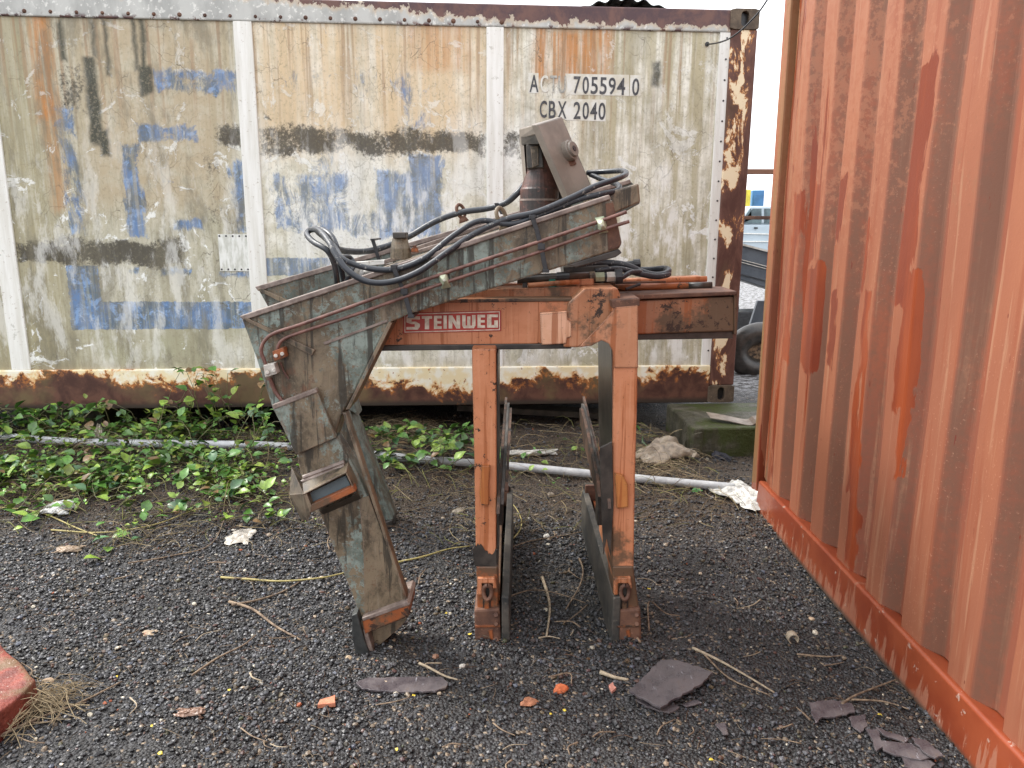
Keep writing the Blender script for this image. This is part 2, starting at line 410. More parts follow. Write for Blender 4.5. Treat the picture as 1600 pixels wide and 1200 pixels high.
def m_slate():
    m = Mat('purple_grey_slate'); n = m.noise(11, 6, .7); g = m.noise(50, 5, .75); l = m.noise(1, 6, .75, vs=(60, 14, 60))
    col = m.mix(m.mr(n, .35, .65), (.055, .046, .052), (.115, .098, .10)); col = m.mix(m.mr(l, .63, .67) * .7, col, (.34, .34, .37)); col = m.mix(m.mr(g, .58, .66) * .6, col, (.05, .035, .03))
    col = m.mix(m.mr(n, .60, .68) * .5, col, (.12, .085, .06))
    return m.done(col, m.mr(n, .35, .65, .22, .55), 0, m.bump(n * 2 + l, .5, .003), .5)
def m_hose():
    m = Mat('rubber_hose'); n = m.noise(90, 3, .7); wv = m.noise(26, 4, .7)
    col = m.mix(m.mr(n, .58, .63) * m.mr(wv, .48, .56), (.022, .026, .033), (.20, .195, .18))
    return m.done(col, m.mr(wv, .3, .7, .3, .55), 0, m.bump(n, .2, .001), .5)
def m_corr():
    m = Mat('chalky_orange_container_paint'); x, y, z = m.xyz()      # local: y along the wall, z up, +x outside
    n1 = m.noise(1.6, 4, .6, vs=(1, 1.6, .5)); f = m.noise(110, 4, .7); sp = m.noise(1, 3, .6, vs=(60, 60, 9)); g2 = m.noise(34, 5, .75)
    # outer and inner flats weather differently; slopes carry dirt plus painted-in shading
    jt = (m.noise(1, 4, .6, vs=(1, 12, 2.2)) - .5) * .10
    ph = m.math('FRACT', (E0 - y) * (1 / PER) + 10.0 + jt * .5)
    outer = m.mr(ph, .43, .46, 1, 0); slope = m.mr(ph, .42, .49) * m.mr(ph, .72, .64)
    col = m.mix(m.mr(n1, .38, .62), (.245, .074, .038), (.200, .065, .038))
    col = m.mix(outer * m.mr(n1, .3, .6, .9, .5), col, (.285, .108, .056))
    col = m.mix(m.mr(m.noise(1, 5, .65, .3, vs=(1, 26, 1.1)), .52, .64) * .55, col, (.22, .062, .030))
    col = m.mix(m.mr(m.noise(1, 5, .65, vs=(1, 34, 1.4)), .56, .66) * .45, col, (.36, .20, .12))
    col = m.mix(m.mr(m.noise(7, 6, .75, vs=(1, 1, .6)), .56, .66) * m.mr(z, .6, 1.8) * .45, col, (.20, .10, .055))
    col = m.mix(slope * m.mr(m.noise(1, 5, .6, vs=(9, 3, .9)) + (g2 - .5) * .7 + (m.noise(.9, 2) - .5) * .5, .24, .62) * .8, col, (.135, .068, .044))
    col = m.mix(m.mr(f, .60, .70) * m.mr(m.noise(2.2, 3), .42, .6) * .45, col, (.48, .26, .17))
    col = m.mix(m.mr(g2, .60, .70) * .35, col, (.16, .07, .04))
    # rusty bloom in the upper far part
    col = m.mix(m.mr(m.noise(26, 5, .75) + m.mr(z, .9, 1.9, -.12, .04) + m.mr(y, 4.2, 5.2, -.12, .03), .52, .60) * .55, col, (.30, .125, .07))
    # green algae by the far edge
    gr = m.mr(y, 5.70, 6.2) * m.mr(m.noise(1, 4, vs=(4, 9, 1.2)), .42, .56)
    col = m.mix(gr * .7, col, (.17, .13, .05))
    # wet runs
    wv = m.warp(5, (0, .10, .25), 5)
    wet = None
    for (x0, y0, x1, y1, k) in WET:
        a = WL(x0, (y0 + y1) / 2); b = WL(x1, (y0 + y1) / 2); t = WL((x0 + x1) / 2, y0); u = WL((x0 + x1) / 2, y1)
        q = m.rect(wv, ((a[0] + b[0]) / 2, (t[1] + u[1]) / 2), (abs(a[0] - b[0]) / 2 * k, abs(t[1] - u[1]) / 2 + .03), .06, axes=(1, 2)) * (.72 + .3 * k)
        q = q * m.mr(ph, .60, .54)
        wet = q if wet is None else m.mx(wet, q)
    auto = m.mr(m.noise(1, 6, .62, .3, vs=(1, 10, .62)) + m.mr(y, 4.7, 5.7, -.06, .035), .615, .62)
    wet = m.mx(wet, auto)
    wet = m.mr(wet + (m.noise(1, 6, .68, .6, vs=(1, 15, 1.6)) - .5) * 2.0, .44, .50) * m.mr(wet, .02, .15)
    low = m.mr(z + (m.noise(9, 4) - .5) * .09 + m.mr(x, -.035, -.012, 0, .12), .235, .225)
    wet = m.mx(wet, low)
    col = m.mix(wet * .95, col, m.mix(m.mr(m.noise(1, 4, .6, vs=(1, 6, .8)), .38, .6), (.26, .056, .020), (.16, .032, .016)))
    # small bird-pecked chips, vertical ticks
    col = m.mix(m.mr(sp, .70, .73), col, (.15, .035, .02))
    col = m.mix(m.mr(m.vor(16, vs=(1, 1, .45)), .055, .03), col, (.16, .04, .022))
    scr = m.mr(m.noise(1, 5, .8, 1, vs=(9, 30, 5)), .75, .77)
    col = m.mix(scr * .6, col, (.5, .42, .36))
    rough = m.mr(wet, 0, 1, .68, .28, False)
    return m.done(col, rough, 0, m.bump(f * .4 + n1 - wet * .25, .3, .004), .28)
def m_corr_rail():
    m = Mat('wet_red_orange_rail'); x, y, z = m.xyz()
    e = m.noise(1, 6, .68, vs=(1, 26, 2.6)) + m.mr(z, .02, .17, -.06, .10) + (m.noise(2.3, 4) - .5) * .5
    col = m.mix(m.mr(m.noise(4, 4), .4, .6), (.20, .038, .015), (.25, .056, .022))
    dry = m.mr(e, .47, .45)
    col = m.mix(dry, col, (.28, .105, .06))
    col = m.mix(m.mr(m.noise(18, 5, .7), .64, .67) * .6, col, (.45, .36, .30))
    col = m.mix(m.mr(z, .03, .005), col, (.08, .05, .035))
    return m.done(col, m.mr(dry, 0, 1, .3, .65, False), 0, m.bump(m.noise(30), .15, .003), .45)
def m_attr(name, rough=.6, spec=.5, bs=60, b=.3):
    m = Mat(name); n = m.noise(bs, 3, .6); c = m.attr('Col')
    return m.done(m.mix(m.mr(n, .3, .7, .0, .45), c, (.01, .01, .01)), rough, 0, m.bump(n, b, .002), spec)

X_WALL = 1.265; WO = Vector((X_WALL, 3.85, 0))
def WL(px, py):                        # pixel -> (local y, z) on the orange wall; local y = world y (origin at near end)
    d = ray(px, py); t = X_WALL / d.x; return (d.y * t - (WO.y - 6.06), H + d.z * t)
PER = .262; E0 = 2.27 - (WO.y - 6.06)
WET = [(1398, 130, 1442, 470, 1), (1402, 440, 1432, 640, .8), (1402, 600, 1414, 735, .5), (1213, 0, 1232, 740, 1), (1258, 300, 1276, 400, 1), (1256, 440, 1284, 560, .9),
       (1305, 300, 1318, 370, 1), (1296, 460, 1303, 560, 1), (1338, 460, 1350, 760, .9), (1326, 700, 1338, 870, .9), (1345, 340, 1358, 440, .8), (1440, 330, 1452, 560, .5), (1232, 320, 1240, 560, 1)]

M = {}
M['rail_low'] = m_rail_low(); M['rail_top'] = m_rail_top(); M['post'] = m_white_post(); M['strip'] = m_white_post('white_edge_strip', .25)
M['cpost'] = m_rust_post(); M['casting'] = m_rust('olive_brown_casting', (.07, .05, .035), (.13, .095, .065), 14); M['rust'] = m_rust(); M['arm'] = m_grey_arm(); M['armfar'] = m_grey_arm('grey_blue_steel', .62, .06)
M['arm_brown'] = m_grey_arm('brown_oily_steel', .95, -.14); M['arm_dark'] = m_grey_arm('dark_olive_steel', .55, -.10); M['orange'] = m_orange(); M['orange_dirty'] = m_orange('oily_orange_paint', .15, (.36, .17, .095)); M['orange_stained'] = m_orange('stained_orange_paint', .05, (.50, .235, .13)); M['orange_pale'] = m_orange('pale_peach_paint', -.15, (.72, .42, .28))
M['orange_lug'] = m_orange('yellowed_orange_paint', .03, (.50, .20, .06)); M['orange_rust'] = m_orange('rusty_orange_paint', .17, (.31, .095, .032)); M['hose'] = m_hose()
M['edge'] = m_simple('bare_worn_edge', (.13, .095, .08), (.26, .205, .175), 22, .45)
M['pipe'] = m_simple('brown_hydraulic_pipe', (.10, .045, .035), (.19, .09, .07), 30, .45)
M['rubber'] = m_simple('black_rubber', (.018, .02, .02), (.05, .053, .05), 18, .5)
M['black'] = m_simple('black_plastic', (.012, .012, .014), (.03, .03, .033), 30, .35)
M['laminate'] = m_simple('dirty_laminated_rubber', (.035, .035, .033), (.12, .11, .10), 9, .65, vs=(4, .6, 6))
M['pad'] = m_rust('dirty_worn_pad', (.022, .024, .024), (.085, .075, .062), 7, .55); M['blade'] = m_rust('rusty_blade', (.03, .026, .022), (.13, .07, .045), 16, .6); M['galv'] = m_simple('galvanised_fitting', (.34, .31, .27), (.55, .52, .47), 25, .45)
M['clamp_green'] = m_simple('pale_green_pipe_clamp', (.28, .33, .22), (.50, .53, .38), 20, .5)
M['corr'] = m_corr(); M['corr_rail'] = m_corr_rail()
M['blue_steel'] = m_simple('blue_grey_clean_steel', (.085, .115, .13), (.13, .165, .18), 9, .35); M['oil'] = m_simple('oily_black_steel', (.02, .018, .016), (.06, .05, .042), 15, .35)
M['cyl_red'] = m_rust('oily_rotator_paint', (.028, .022, .020), (.125, .055, .042), 8, .45)
M['yoke'] = m_simple('plum_grey_paint', (.16, .135, .11), (.235, .20, .165), 7, .45)
M['letter'] = m_simple('black_vinyl_letter', (.03, .03, .035), (.09, .09, .095), 60, .5)
M['letter_pale'] = m_simple('faded_letter', (.27, .27, .25), (.50, .48, .42), 60, .6)
M['decal'] = m_simple('white_vinyl_decal', (.70, .69, .64), (.58, .54, .44), 14, .5)
M['slate'] = m_slate()
M['wood'] = m_simple('dry_twig_bark', (.10, .065, .042), (.26, .19, .125), 40, .8)

# ------------------------------------------------------------------ ground sheet
def m_ground():
    m = Mat('black_gravel_ground'); x, y, z = m.xyz()
    c1 = m.vor(95, out=1); d1 = m.vor(95); n = m.noise(3, 4); f = m.noise(160, 3)
    sx = m.n('ShaderNodeSeparateColor'); m.put(sx.inputs[0], c1); r = S(m, sx.outputs[0])
    col = m.mix(r, (.020, .020, .021), (.07, .068, .070))
    fn = m.vor(260, out=1); sy = m.n('ShaderNodeSeparateColor'); m.put(sy.inputs[0], fn); r2 = S(m, sy.outputs[0])
    col = m.mix(m.mr(m.noise(2.2, 4), .40, .58), col, m.mix(m.mr(r2, .55, .95), (.020, .020, .021), (.085, .08, .075)))
    col = m.mix(m.mr(r, .93, .96), col, (.26, .2, .14))
    soil = m.mr(n, .45, .6); col = m.mix(soil * .4, col, (.034, .032, .031))
    berm = m.mr(y + (m.noise(5, 4) - .5) * .9, 3.15, 3.7) * m.mr(y, 5.6, 5.2)
    col = m.mix(berm * .8, col, m.mix(m.mr(f, .4, .6), (.035, .024, .016), (.12, .085, .055)))
    far = m.mr(y, 5.6, 6.4); col = m.mix(far, col, m.mix(m.mr(m.noise(14, 5, .7), .45, .55), (.08, .075, .07), (.36, .36, .37)))
    return m.done(col, .55, 0, m.bump(r * .7 + f * .5 - d1 * 2, .9, .008), .5)
def axis(lo, hi, step, far, k=1.35):
    a = list(np.arange(lo, hi + 1e-6, step)); s = step
    while a[-1] < far: s *= k; a.append(a[-1] + s)
    s = step; b = []
    p = a[0]
    while p > -far: s *= k; p -= s; b.append(p)
    return np.array(b[::-1] + a)
gx = axis(-3.2, 3.4, .03, 700); gy = axis(.6, 6.4, .03, 700)
X, Y = np.meshgrid(gx, gy, indexing='ij'); Z = ground_h(X, Y)
Z = np.where((np.abs(X) > 12) | (np.abs(Y) > 20), .07, Z)
nx, ny = X.shape
vv = np.stack([X.ravel(), Y.ravel(), Z.ravel()], 1)
i, j = np.meshgrid(np.arange(nx - 1), np.arange(ny - 1), indexing='ij'); a = (i * ny + j).ravel()
ff = np.stack([a, a + ny, a + ny + 1, a + 1], 1)
def np_mesh(name, v, f, mat, col=None, smooth=False):
    me = bpy.data.meshes.new(name); k = f.shape[1]
    me.vertices.add(len(v)); me.vertices.foreach_set('co', v.astype(np.float32).ravel())
    me.loops.add(len(f) * k); me.loops.foreach_set('vertex_index', f.astype(np.int32).ravel())
    me.polygons.add(len(f)); me.polygons.foreach_set('loop_start', np.arange(0, len(f) * k, k, dtype=np.int32))
    me.polygons.foreach_set('use_smooth', np.full(len(f), smooth))
    if col is not None:
        at = me.color_attributes.new('Col', 'FLOAT_COLOR', 'POINT')
        c4 = np.ones((len(v), 4), np.float32); c4[:, :3] = col; at.data.foreach_set('color', c4.ravel())
    me.update(calc_edges=True); me.validate()
    for mm in (mat if isinstance(mat, list) else [mat]): me.materials.append(mm)
    o = bpy.data.objects.new(name, me); COL.objects.link(o); return o
tag(np_mesh('ground', vv, ff, m_ground(), smooth=True), 'black gravelly yard ground, darker soil along the white container', 'ground', kind='structure')

# ------------------------------------------------------------------ gravel stones (stuff)
def icos():
    bm = bmesh.new(); bmesh.ops.create_icosphere(bm, subdivisions=1, radius=1)
    v = np.array([x.co[:] for x in bm.verts]); f = np.array([[q.index for q in x.verts] for x in bm.faces]); bm.free(); return v, f
IV, IF = icos()
def stones(name, n_try, dens, size, cols, mat, label, cat, sub=None):
    # sample in the frustum footprint
    y = 1.25 + (5.3 - 1.25) * rng.random(n_try); x = (rng.random(n_try) * 2 - 1) * 3.6
    ok = (np.abs(x) < .74 * y + .42) & (x < 1.30 + (y > 3.9) * 1.0)
    ok &= rng.random(n_try) < dens(x, y)
    x, y = x[ok], y[ok]; n = len(x)
    s = size(n, x, y); tpl = np.stack([IV * (1 + .38 * (rng.random((12, 1)) - .5)) for _ in range(24)])
    k = rng.integers(0, 24, n); v = tpl[k] * (s[:, None, None] * np.stack([.7 + .6 * rng.random(n), .7 + .6 * rng.random(n), .45 + .4 * rng.random(n)], 1)[:, None, :])
    a = rng.random(n) * 6.283; t = (rng.random(n) - .5) * 1.3
    ca, sa, ct, st = np.cos(a), np.sin(a), np.cos(t), np.sin(t)
    vx, vy, vz = v[..., 0], v[..., 1], v[..., 2]
    vy, vz = vy * ct[:, None] - vz * st[:, None], vy * st[:, None] + vz * ct[:, None]
    vx, vy = vx * ca[:, None] - vy * sa[:, None], vx * sa[:, None] + vy * ca[:, None]
    P = np.stack([vx + x[:, None], vy + y[:, None], vz + (ground_h(x, y) + s * .25 + rng.random(n) * s * .5)[:, None]], -1)
    F = (IF[None] + (np.arange(n) * 12)[:, None, None]).reshape(-1, 3)
    C = np.repeat(cols(n, x, y), 12, axis=0)
    return tag(np_mesh(name, P.reshape(-1, 3), F, mat, C), label, cat, kind='stuff')
def gcol(n, x, y):
    b = .016 + .095 * rng.random(n) ** 2.2; c = np.stack([b, b * 1.0, b * 1.07], 1)
    q = rng.random(n)
    br = q > .90; c[br] = np.stack([.07 + .05 * rng.random(br.sum()), .05 + .03 * rng.random(br.sum()), .035 + .02 * rng.random(br.sum())], 1)
    ta = q > .976; c[ta] = np.array([.30, .23, .16]) * (.5 + rng.random((ta.sum(), 1)))
    wh = q > .9962; c[wh] = np.array([.62, .56, .44]) * (.6 + .6 * rng.random((wh.sum(), 1)))
    orr = (q > .9938) & (q < .9948); c[orr] = [.42, .12, .05]
    bl = (q > .88) & (q < .90); c[bl] = [.09, .10, .13]
    return c
berm_d = lambda x, y: np.clip(1 - .75 * np.clip((y - 3.35) / .4, 0, 1), .25, 1)
stones('gravel', 330000, lambda x, y: berm_d(x, y) * np.clip(1.25 - y * .10, .4, 1) * np.clip(.62 + .9 * np.sin(x * 3.1 + 2 * np.sin(y * 2.3)) * np.sin(y * 4.1 + x * 1.7), .35, 1), lambda n, x, y: (.0026 + .0055 * rng.random(n) ** 3.2) * (1 + .09 * y), gcol, m_attr('gravel_stone', .42, .5, 220, .3), 'loose black wet gravel chippings with scattered pale stones', 'gravel')

# ------------------------------------------------------------------ dry straw litter (stuff)
def straws(name, n_try, dens, L, mat, cols, label, cat, w=(.0007, .0011), lift=.006, samp=None):
    if samp is None:
        y = 1.3 + 3.6 * rng.random(n_try); x = (rng.random(n_try) * 2 - 1) * 3.4
        ok = (np.abs(x) < .74 * y + .2) & (x < 1.24) & (rng.random(n_try) < dens(x, y)); x, y = x[ok], y[ok]
    else: x, y = samp
    n = len(x); K = 5; a = rng.random(n) * 6.283; l = L[0] + (L[1] - L[0]) * rng.random(n) ** 2; bend = (rng.random(n) - .5) * 1.6
    rad = w[0] + (w[1] - w[0]) * rng.random(n)
    t = np.linspace(-.5, .5, K)
    ang = a[:, None] + bend[:, None] * t[None]
    cx = x[:, None] + l[:, None] * t[None] * np.cos(ang); cy = y[:, None] + l[:, None] * t[None] * np.sin(ang)
    cz = ground_h(cx, cy) + lift * (.5 + rng.random(n))[:, None] + (rng.random(n) ** 3 * l * .35)[:, None] * (.25 - t[None] ** 2) * 4
    P = np.zeros((n, K, 3, 3)); nxx = -np.sin(ang); nyy = np.cos(ang)
    for q, (s_, h_) in enumerate(((-1, -.5), (1, -.5), (0, 1))):
        P[:, :, q, 0] = cx + nxx * s_ * rad[:, None]; P[:, :, q, 1] = cy + nyy * s_ * rad[:, None]; P[:, :, q, 2] = cz + h_ * rad[:, None]
    base = (np.arange(n) * K * 3)[:, None, None]; f = []
    for i_ in range(K - 1):
        for q in range(3):
            r_ = (q + 1) % 3; f.append([i_ * 3 + q, i_ * 3 + r_, (i_ + 1) * 3 + r_, (i_ + 1) * 3 + q])
    F = (np.array(f)[None] + base).reshape(-1, 4)
    return tag(np_mesh(name, P.reshape(-1, 3), F, mat, np.repeat(cols(n), K * 3, axis=0)), label, cat, kind='stuff')
def scol(n):
    c = np.array([.24, .18, .12]) * (.2 + 1.0 * rng.random((n, 1))); q = rng.random(n); c[q > .6] = np.array([.11, .06, .035]) * (.6 + .9 * rng.random(((q > .6).sum(), 1))); return c
M['straw'] = m_attr('dry_straw', .7, .3, 80, .2)
clump = lambda x, y: np.clip(np.sin(x * 5 + 2 * np.sin(y * 4)) * np.sin(y * 6 + x) * 1.2, 0, 1) ** 1.5
straws('dry_litter', 21000, lambda x, y: .14 + .55 * clump(x, y) + .8 * np.clip((y - 3.2) / .5, 0, 1), (.010, .085), M['straw'], scol, 'thin dry straw and twig bits strewn over the gravel', 'litter')
def bermsamp(n):
    x = rng.uniform(-3.0, 1.2, n); y = rng.uniform(3.15, 4.75, n) + .25 * (x > 0); ok = rng.random(n) < .25 + .75 * clump(x, y); return x[ok], y[ok]
straws('dry_litter', 0, None, (.05, .30), M['straw'], lambda n: np.where(rng.random((n, 1)) < .55, np.array([[.36, .28, .15]]), np.where(rng.random((n, 1)) < .4, np.array([[.30, .30, .09]]), np.array([[.14, .085, .05]]))) * (.3 + .7 * rng.random((n, 1))), 'brown and straw-coloured dead stems on the soil in front of the stained container', 'litter', w=(.0009, .0018), lift=.03, samp=bermsamp(4200))
def patch(cx, cy, r, n): 
    a = rng.normal(size=(n, 2)) * r; return cx + a[:, 0], cy + a[:, 1]
for (px, py, r, n, lab) in ((620, 672, .13, 420, 'pale dry grass heap behind the grey clamp leg'), (72, 1108, .05, 130, 'small tuft of dead grass beside the red painted brick'), (1020, 728, .17, 260, 'flattened dry grass below the crumpled beige plastic')):
    p = GG(px, py)
    straws('dead_grass', 0, None, (.08, .24), M['straw'], lambda n: np.array([.42, .33, .20]) * (.5 + .7 * rng.random((n, 1))), lab, 'grass', w=(.0008, .0013), lift=.02, samp=patch(p.x, p.y, r, n))

# ------------------------------------------------------------------ leaves
M['leaf'] = m_attr('waxy_leaf', .34, .5, 45, .25)
def leaf_mesh(name, pts, label, cat, stems):
    V = []; F = []; Cc = []
    out = [(0, 0), (.22, .26), (.5, .36), (.8, .2), (1.05, 0), (.8, -.2), (.5, -.36), (.22, -.26)]
    for (p, size, az, tilt, roll, col) in pts:
        Mx = Matrix.Rotation(az, 3, 'Z') @ Matrix.Rotation(-tilt, 3, 'Y') @ Matrix.Rotation(roll, 3, 'X')
        b = len(V)
        for (u, v) in [(.25, 0), (.5, 0), (.78, 0)] + out:
            z = -.28 * (u - .3) ** 2 + abs(v) * .32
            V.append(Vector(p) + Mx @ Vector((u * size, v * size, z * size))); Cc.append(col)
        o = b + 3
        F += [(o, o + 1, b), (o, b, o + 7), (b, o + 1, o + 2, b + 1), (b, b + 1, o + 6, o + 7), (b + 1, o + 2, o + 3, b + 2), (b + 1, b + 2, o + 5, o + 6), (b + 2, o + 3, o + 4), (b + 2, o + 4, o + 5)]
    mb = MB(); n0 = len(V)
    for path, r in stems: mb.tube(path, r, 5)
    V += mb.v; F += [tuple(q + n0 for q in f) for f in mb.f]; Cc += [(.14, .10, .05) if random.random() < .0 else (.16, .15, .06)] * len(mb.v)
    me = bpy.data.meshes.new(name); me.from_pydata([tuple(v) for v in V], [], F); at = me.color_attributes.new('Col', 'FLOAT_COLOR', 'POINT')
    c4 = np.ones((len(V), 4), np.float32); c4[:, :3] = np.array(Cc); at.data.foreach_set('color', c4.ravel())
    me.polygons.foreach_set('use_smooth', [True] * len(me.polygons)); me.materials.append(M['leaf']); me.update()
    o = bpy.data.objects.new(name, me); COL.objects.link(o); return tag(o, label, cat, kind='stuff')
def lcol():
    q = random.random(); k = .7 + .75 * random.random()
    if q < .52: c = (.085, .20, .035)
    elif q < .78: c = (.22, .34, .05)
    elif q < .92: c = (.055, .13, .05)
    elif q < .97: c = (.20, .26, .04)
    else: c = (.20, .12, .05)
    return tuple(v * k for v in c)
def runners(n, region, hgt, size, nleaf):
    L = []; St = []
    for _ in range(n):
        px, py = region(); p = GG(px, py); a = random.random() * 6.28; l = .15 + .35 * random.random(); hh = hgt(px, py) * (.3 + random.random())
        path = []
        for t in np.linspace(0, 1, 6):
            x = p.x + math.cos(a + t * .6) * l * t; y = p.y + math.sin(a + t * .6) * l * t
            if y > 4.60: y = 4.60 - random.random() * .05
            path.append(Vector((x, y, float(ground_h(x, y)) + .01 + hh * math.sin(math.pi * min(1, t * .8 + .1)))))
        St.append((path, [.0022 - .0012 * t for t in np.linspace(0, 1, 6)]))
        for k in range(nleaf):
            t = random.random() * 4.99; i_ = int(t); q = path[i_].lerp(path[i_ + 1], t - i_)
            q = q + Vector((random.uniform(-.03, .03), random.uniform(-.03, .03), random.uniform(-.01, .03)))
            L.append((q, size * (.6 + .8 * random.random()), random.random() * 6.28, random.uniform(-.3, .9), random.uniform(-.6, .6), lcol()))
    return L, St
def reg_left():
    while True:
        px = random.uniform(-60, 465); py = random.uniform(650, 825)
        w = 1.0 if py < 780 else .4
        if px > 250 and py > 760: w *= .5
        if px > 440: w *= .6
        if 60 < px < 250 and py > 790: w *= .2
        w *= .15 + .85 * (math.sin(px * .028 + 1) * math.sin(py * .06 + px * .01) > -.15)
        if random.random() < w: return px, py
L1, S1 = runners(225, reg_left, lambda px, py: .05 + (.13 if py < 715 else 0) + (.20 if (320 < px < 450 and py < 740) else 0), .058, 7)
leaf_mesh('bramble_leaves', L1, 'spreading green bramble leaves left of the clamp, in front of the white container', 'plants', S1)
L2, S2 = runners(42, lambda: (random.uniform(572, 738), random.uniform(668, 752)), lambda a, b: .08, .06, 6)
leaf_mesh('bramble_leaves', L2, 'small green leafy patch between the grey leg and the first orange leg', 'plants', S2)
Lb, Sb = runners(190, reg_left, lambda px, py: .05, .024, 12)
leaf_mesh('small_weeds', [(a_, b_, c_, d_, e_, (.20 * random.uniform(.6, 1.2), .30 * random.uniform(.6, 1.2), .04)) for (a_, b_, c_, d_, e_, f_) in Lb], 'fine yellow-green small-leaved weeds growing between the bramble leaves', 'weeds', Sb)
L3, S3 = runners(9, lambda: (random.uniform(800, 925), random.uniform(705, 745)), lambda a, b: .04, .035, 4)
L3 += [(W(1003, 690, 3.9), .085, 1.2, -.2, 1.1, (.07, .18, .04)), (W(1001, 675, 3.9), .06, 2.0, .5, 1.0, (.07, .2, .04)), (GG(1080, 768, .02), .06, 0, .2, .2, (.05, .2, .04)),
       (GG(175, 840, .02), .075, .5, .2, .3, (.16, .30, .05)), (GG(168, 862, .02), .06, 2, .1, .2, (.16, .3, .05)), (GG(150, 822, .02), .05, 1, .2, 0, (.12, .3, .05))]
leaf_mesh('scattered_leaves', L3, 'few scattered green leaves around the two orange legs', 'plants', S3)

# ------------------------------------------------------------------ white (weathered) container
wc = bpy.data.objects.new('weathered_container', None); COL.objects.link(wc); wc.location = CO; wc.rotation_euler = (0, CR, CY)
tag(wc, 'long stained white shipping container with faded blue lettering and rusty rails', 'shipping container')
def cbox(u0, v0, w0, u1, v1, w1, mb=None): return (mb or MB()).box(u0, v0, w0, u1, v1, w1)
ul = -6.058; wt = 2.303; wb = .252
us = cl(1112, 300)[0]; us2 = cl(1133, 300)[0]
for (u0, u1, lo, hi) in ((-5.9, -4.6, -600, 30), (-4.49, -3.114, 15, 396), (-3.01, -1.643, 396, 770), (-1.542, us + .01, 775, 1140)):
    b = MB(); b.box(u0 - .012, .022, wb - .01, u1 + .004, .06, wt + .01); b.build('front_panel', m_panel(lo, hi), wc)
b = MB(); b.box(ul + .16, 0, .0, -.165, .12, wb); b.build('bottom_rail', M['rail_low'], wc, .006)
b = MB(); b.box(ul + .16, 0.006, wt, -.165, .12, 2.43); b.build('top_rail', M['rail_top'], wc, .008)
b = MB()
for k in range(30):
    u = -5.7 + k * .143
    if u > -.3: break
    b.cyl((u, .008, wt + .026), (u, -.004, wt + .026), random.uniform(.010, .017), .006, 9)
b.build('rivets', M['rust'], wc)['kind'] = 'stuff'
for (u0, u1) in ((-6.0, -5.9), (-4.601, -4.489), (-3.115, -3.009), (-1.644, -1.541)):
    b = MB(); b.box(u0, .008, wb, u1, .055, wt); b.build('panel_post', M['post'], wc, .004)
b = MB(); b.box(us, .010, wb, -.163, .05, wt); st_ = b.build('edge_strip', M['strip'], wc, .003)
b = MB()
for k in range(17):
    w = .35 + k * .12; b.cyl(((us + us2) / 2, .012, w), ((us + us2) / 2, .006, w), .007, .005, 8)
b.build('strip_rivets', M['black'], wc)['kind'] = 'stuff'
for u0 in (-.165, ul): b = MB(); b.box(u0, 0.002, .118, u0 + .165, .17, 2.32); b.build('corner_post', M['cpost'], wc, .008)
b = MB(); b.box(-.178, .012, .25, -.163, .04, 2.30); b.build('sealant', m_simple('old_sealant', (.25, .2, .15), (.5, .46, .4), 14, .8), wc)
def casting(u0, w0):
    n = 24; cx, cz = u0 + .089, w0 + .06; P = []; Q = []
    sq = [(u0, w0), (u0 + .178, w0), (u0 + .178, w0 + .118), (u0, w0 + .118)]
    b = MB(); hole = []
    for k in range(n):
        t = 2 * math.pi * k / n; hx = .024 * math.cos(t); hz = .026 * math.sin(t) + (.018 if math.sin(t) > 0 else -.018); hole.append((cx + hx, cz + hz))
    outer = []
    for k in range(n):
        t = 2 * math.pi * k / n; c, s_ = math.cos(t), math.sin(t); q = 1 / max(abs(c) / .089, abs(s_) / .059); outer.append((cx + c * q, cz - .001 + s_ * q))
    vs = [(x, -.006, z) for x, z in outer] + [(x, -.006, z) for x, z in hole] + [(x, .03, z) for x, z in hole] + [(x, .168, z) for x, z in outer]
    fs = []
    for k in range(n):
        j = (k + 1) % n
        fs += [[k, j, n + j, n + k], [n + k, n + j, 2 * n + j, 2 * n + k], [j, k, 3 * n + k, 3 * n + j]]
    b.add(vs, fs); b.cur = 1; b.add([(x, .03, z) for x, z in hole], [list(range(n))])
    return b
for (u0, w0) in ((-.174, 2.318), (-.174, .0), (ul - .003, 2.318), (ul - .003, 0)):
    casting(u0, w0).build('corner_casting', [M['casting'], M['black']], wc, .003)
b = MB(); b.box(ul + .02, .17, .12, ul + .04, 2.27, 2.32); b.build('end_wall', M['rust'], wc); b = MB(); b.box(-.04, .17, .12, -.02, 2.27, 2.32); b.build('end_wall', M['rust'], wc)
b = MB(); b.box(ul + .02, 2.38, .0, -.02, 2.42, 2.43); b.build('rear_wall', M['rust'], wc)
b = MB(); b.box(ul + .02, .125, 2.40, -.02, 2.375, 2.425); b.build('roof', M['rust'], wc)
b = MB(); b.box(ul + .02, .125, .12, -.02, 2.375, .15)
for k in range(12): b.box(ul + .3 + k * .48, .125, .03, ul + .36 + k * .48, 2.37, .118)
b.build('floor', M['oil'], wc)
# riveted repair plate
(c, h) = clr(341, 366, 387, 424)
b = MB(); b.box(c[0] - h[0], .016, c[1] - h[1], c[0] + h[0], .0215, c[1] + h[1]); rp = b.build('repair_plate', m_simple('dull_aluminium_plate', (.52, .52, .46), (.76, .76, .72), 12, .5, vs=(4, 1, 1)), wc)
b = MB()
for k in range(5):
    for q in (-1, 1): b.cyl((c[0] - h[0] * .9 + k * h[0] * .45, .016, c[1] + q * h[1] * .9), (c[0] - h[0] * .9 + k * h[0] * .45, .012, c[1] + q * h[1] * .9), .006, .004, 8)
b.build('rivet_row', M['black'], rp)['kind'] = 'stuff'
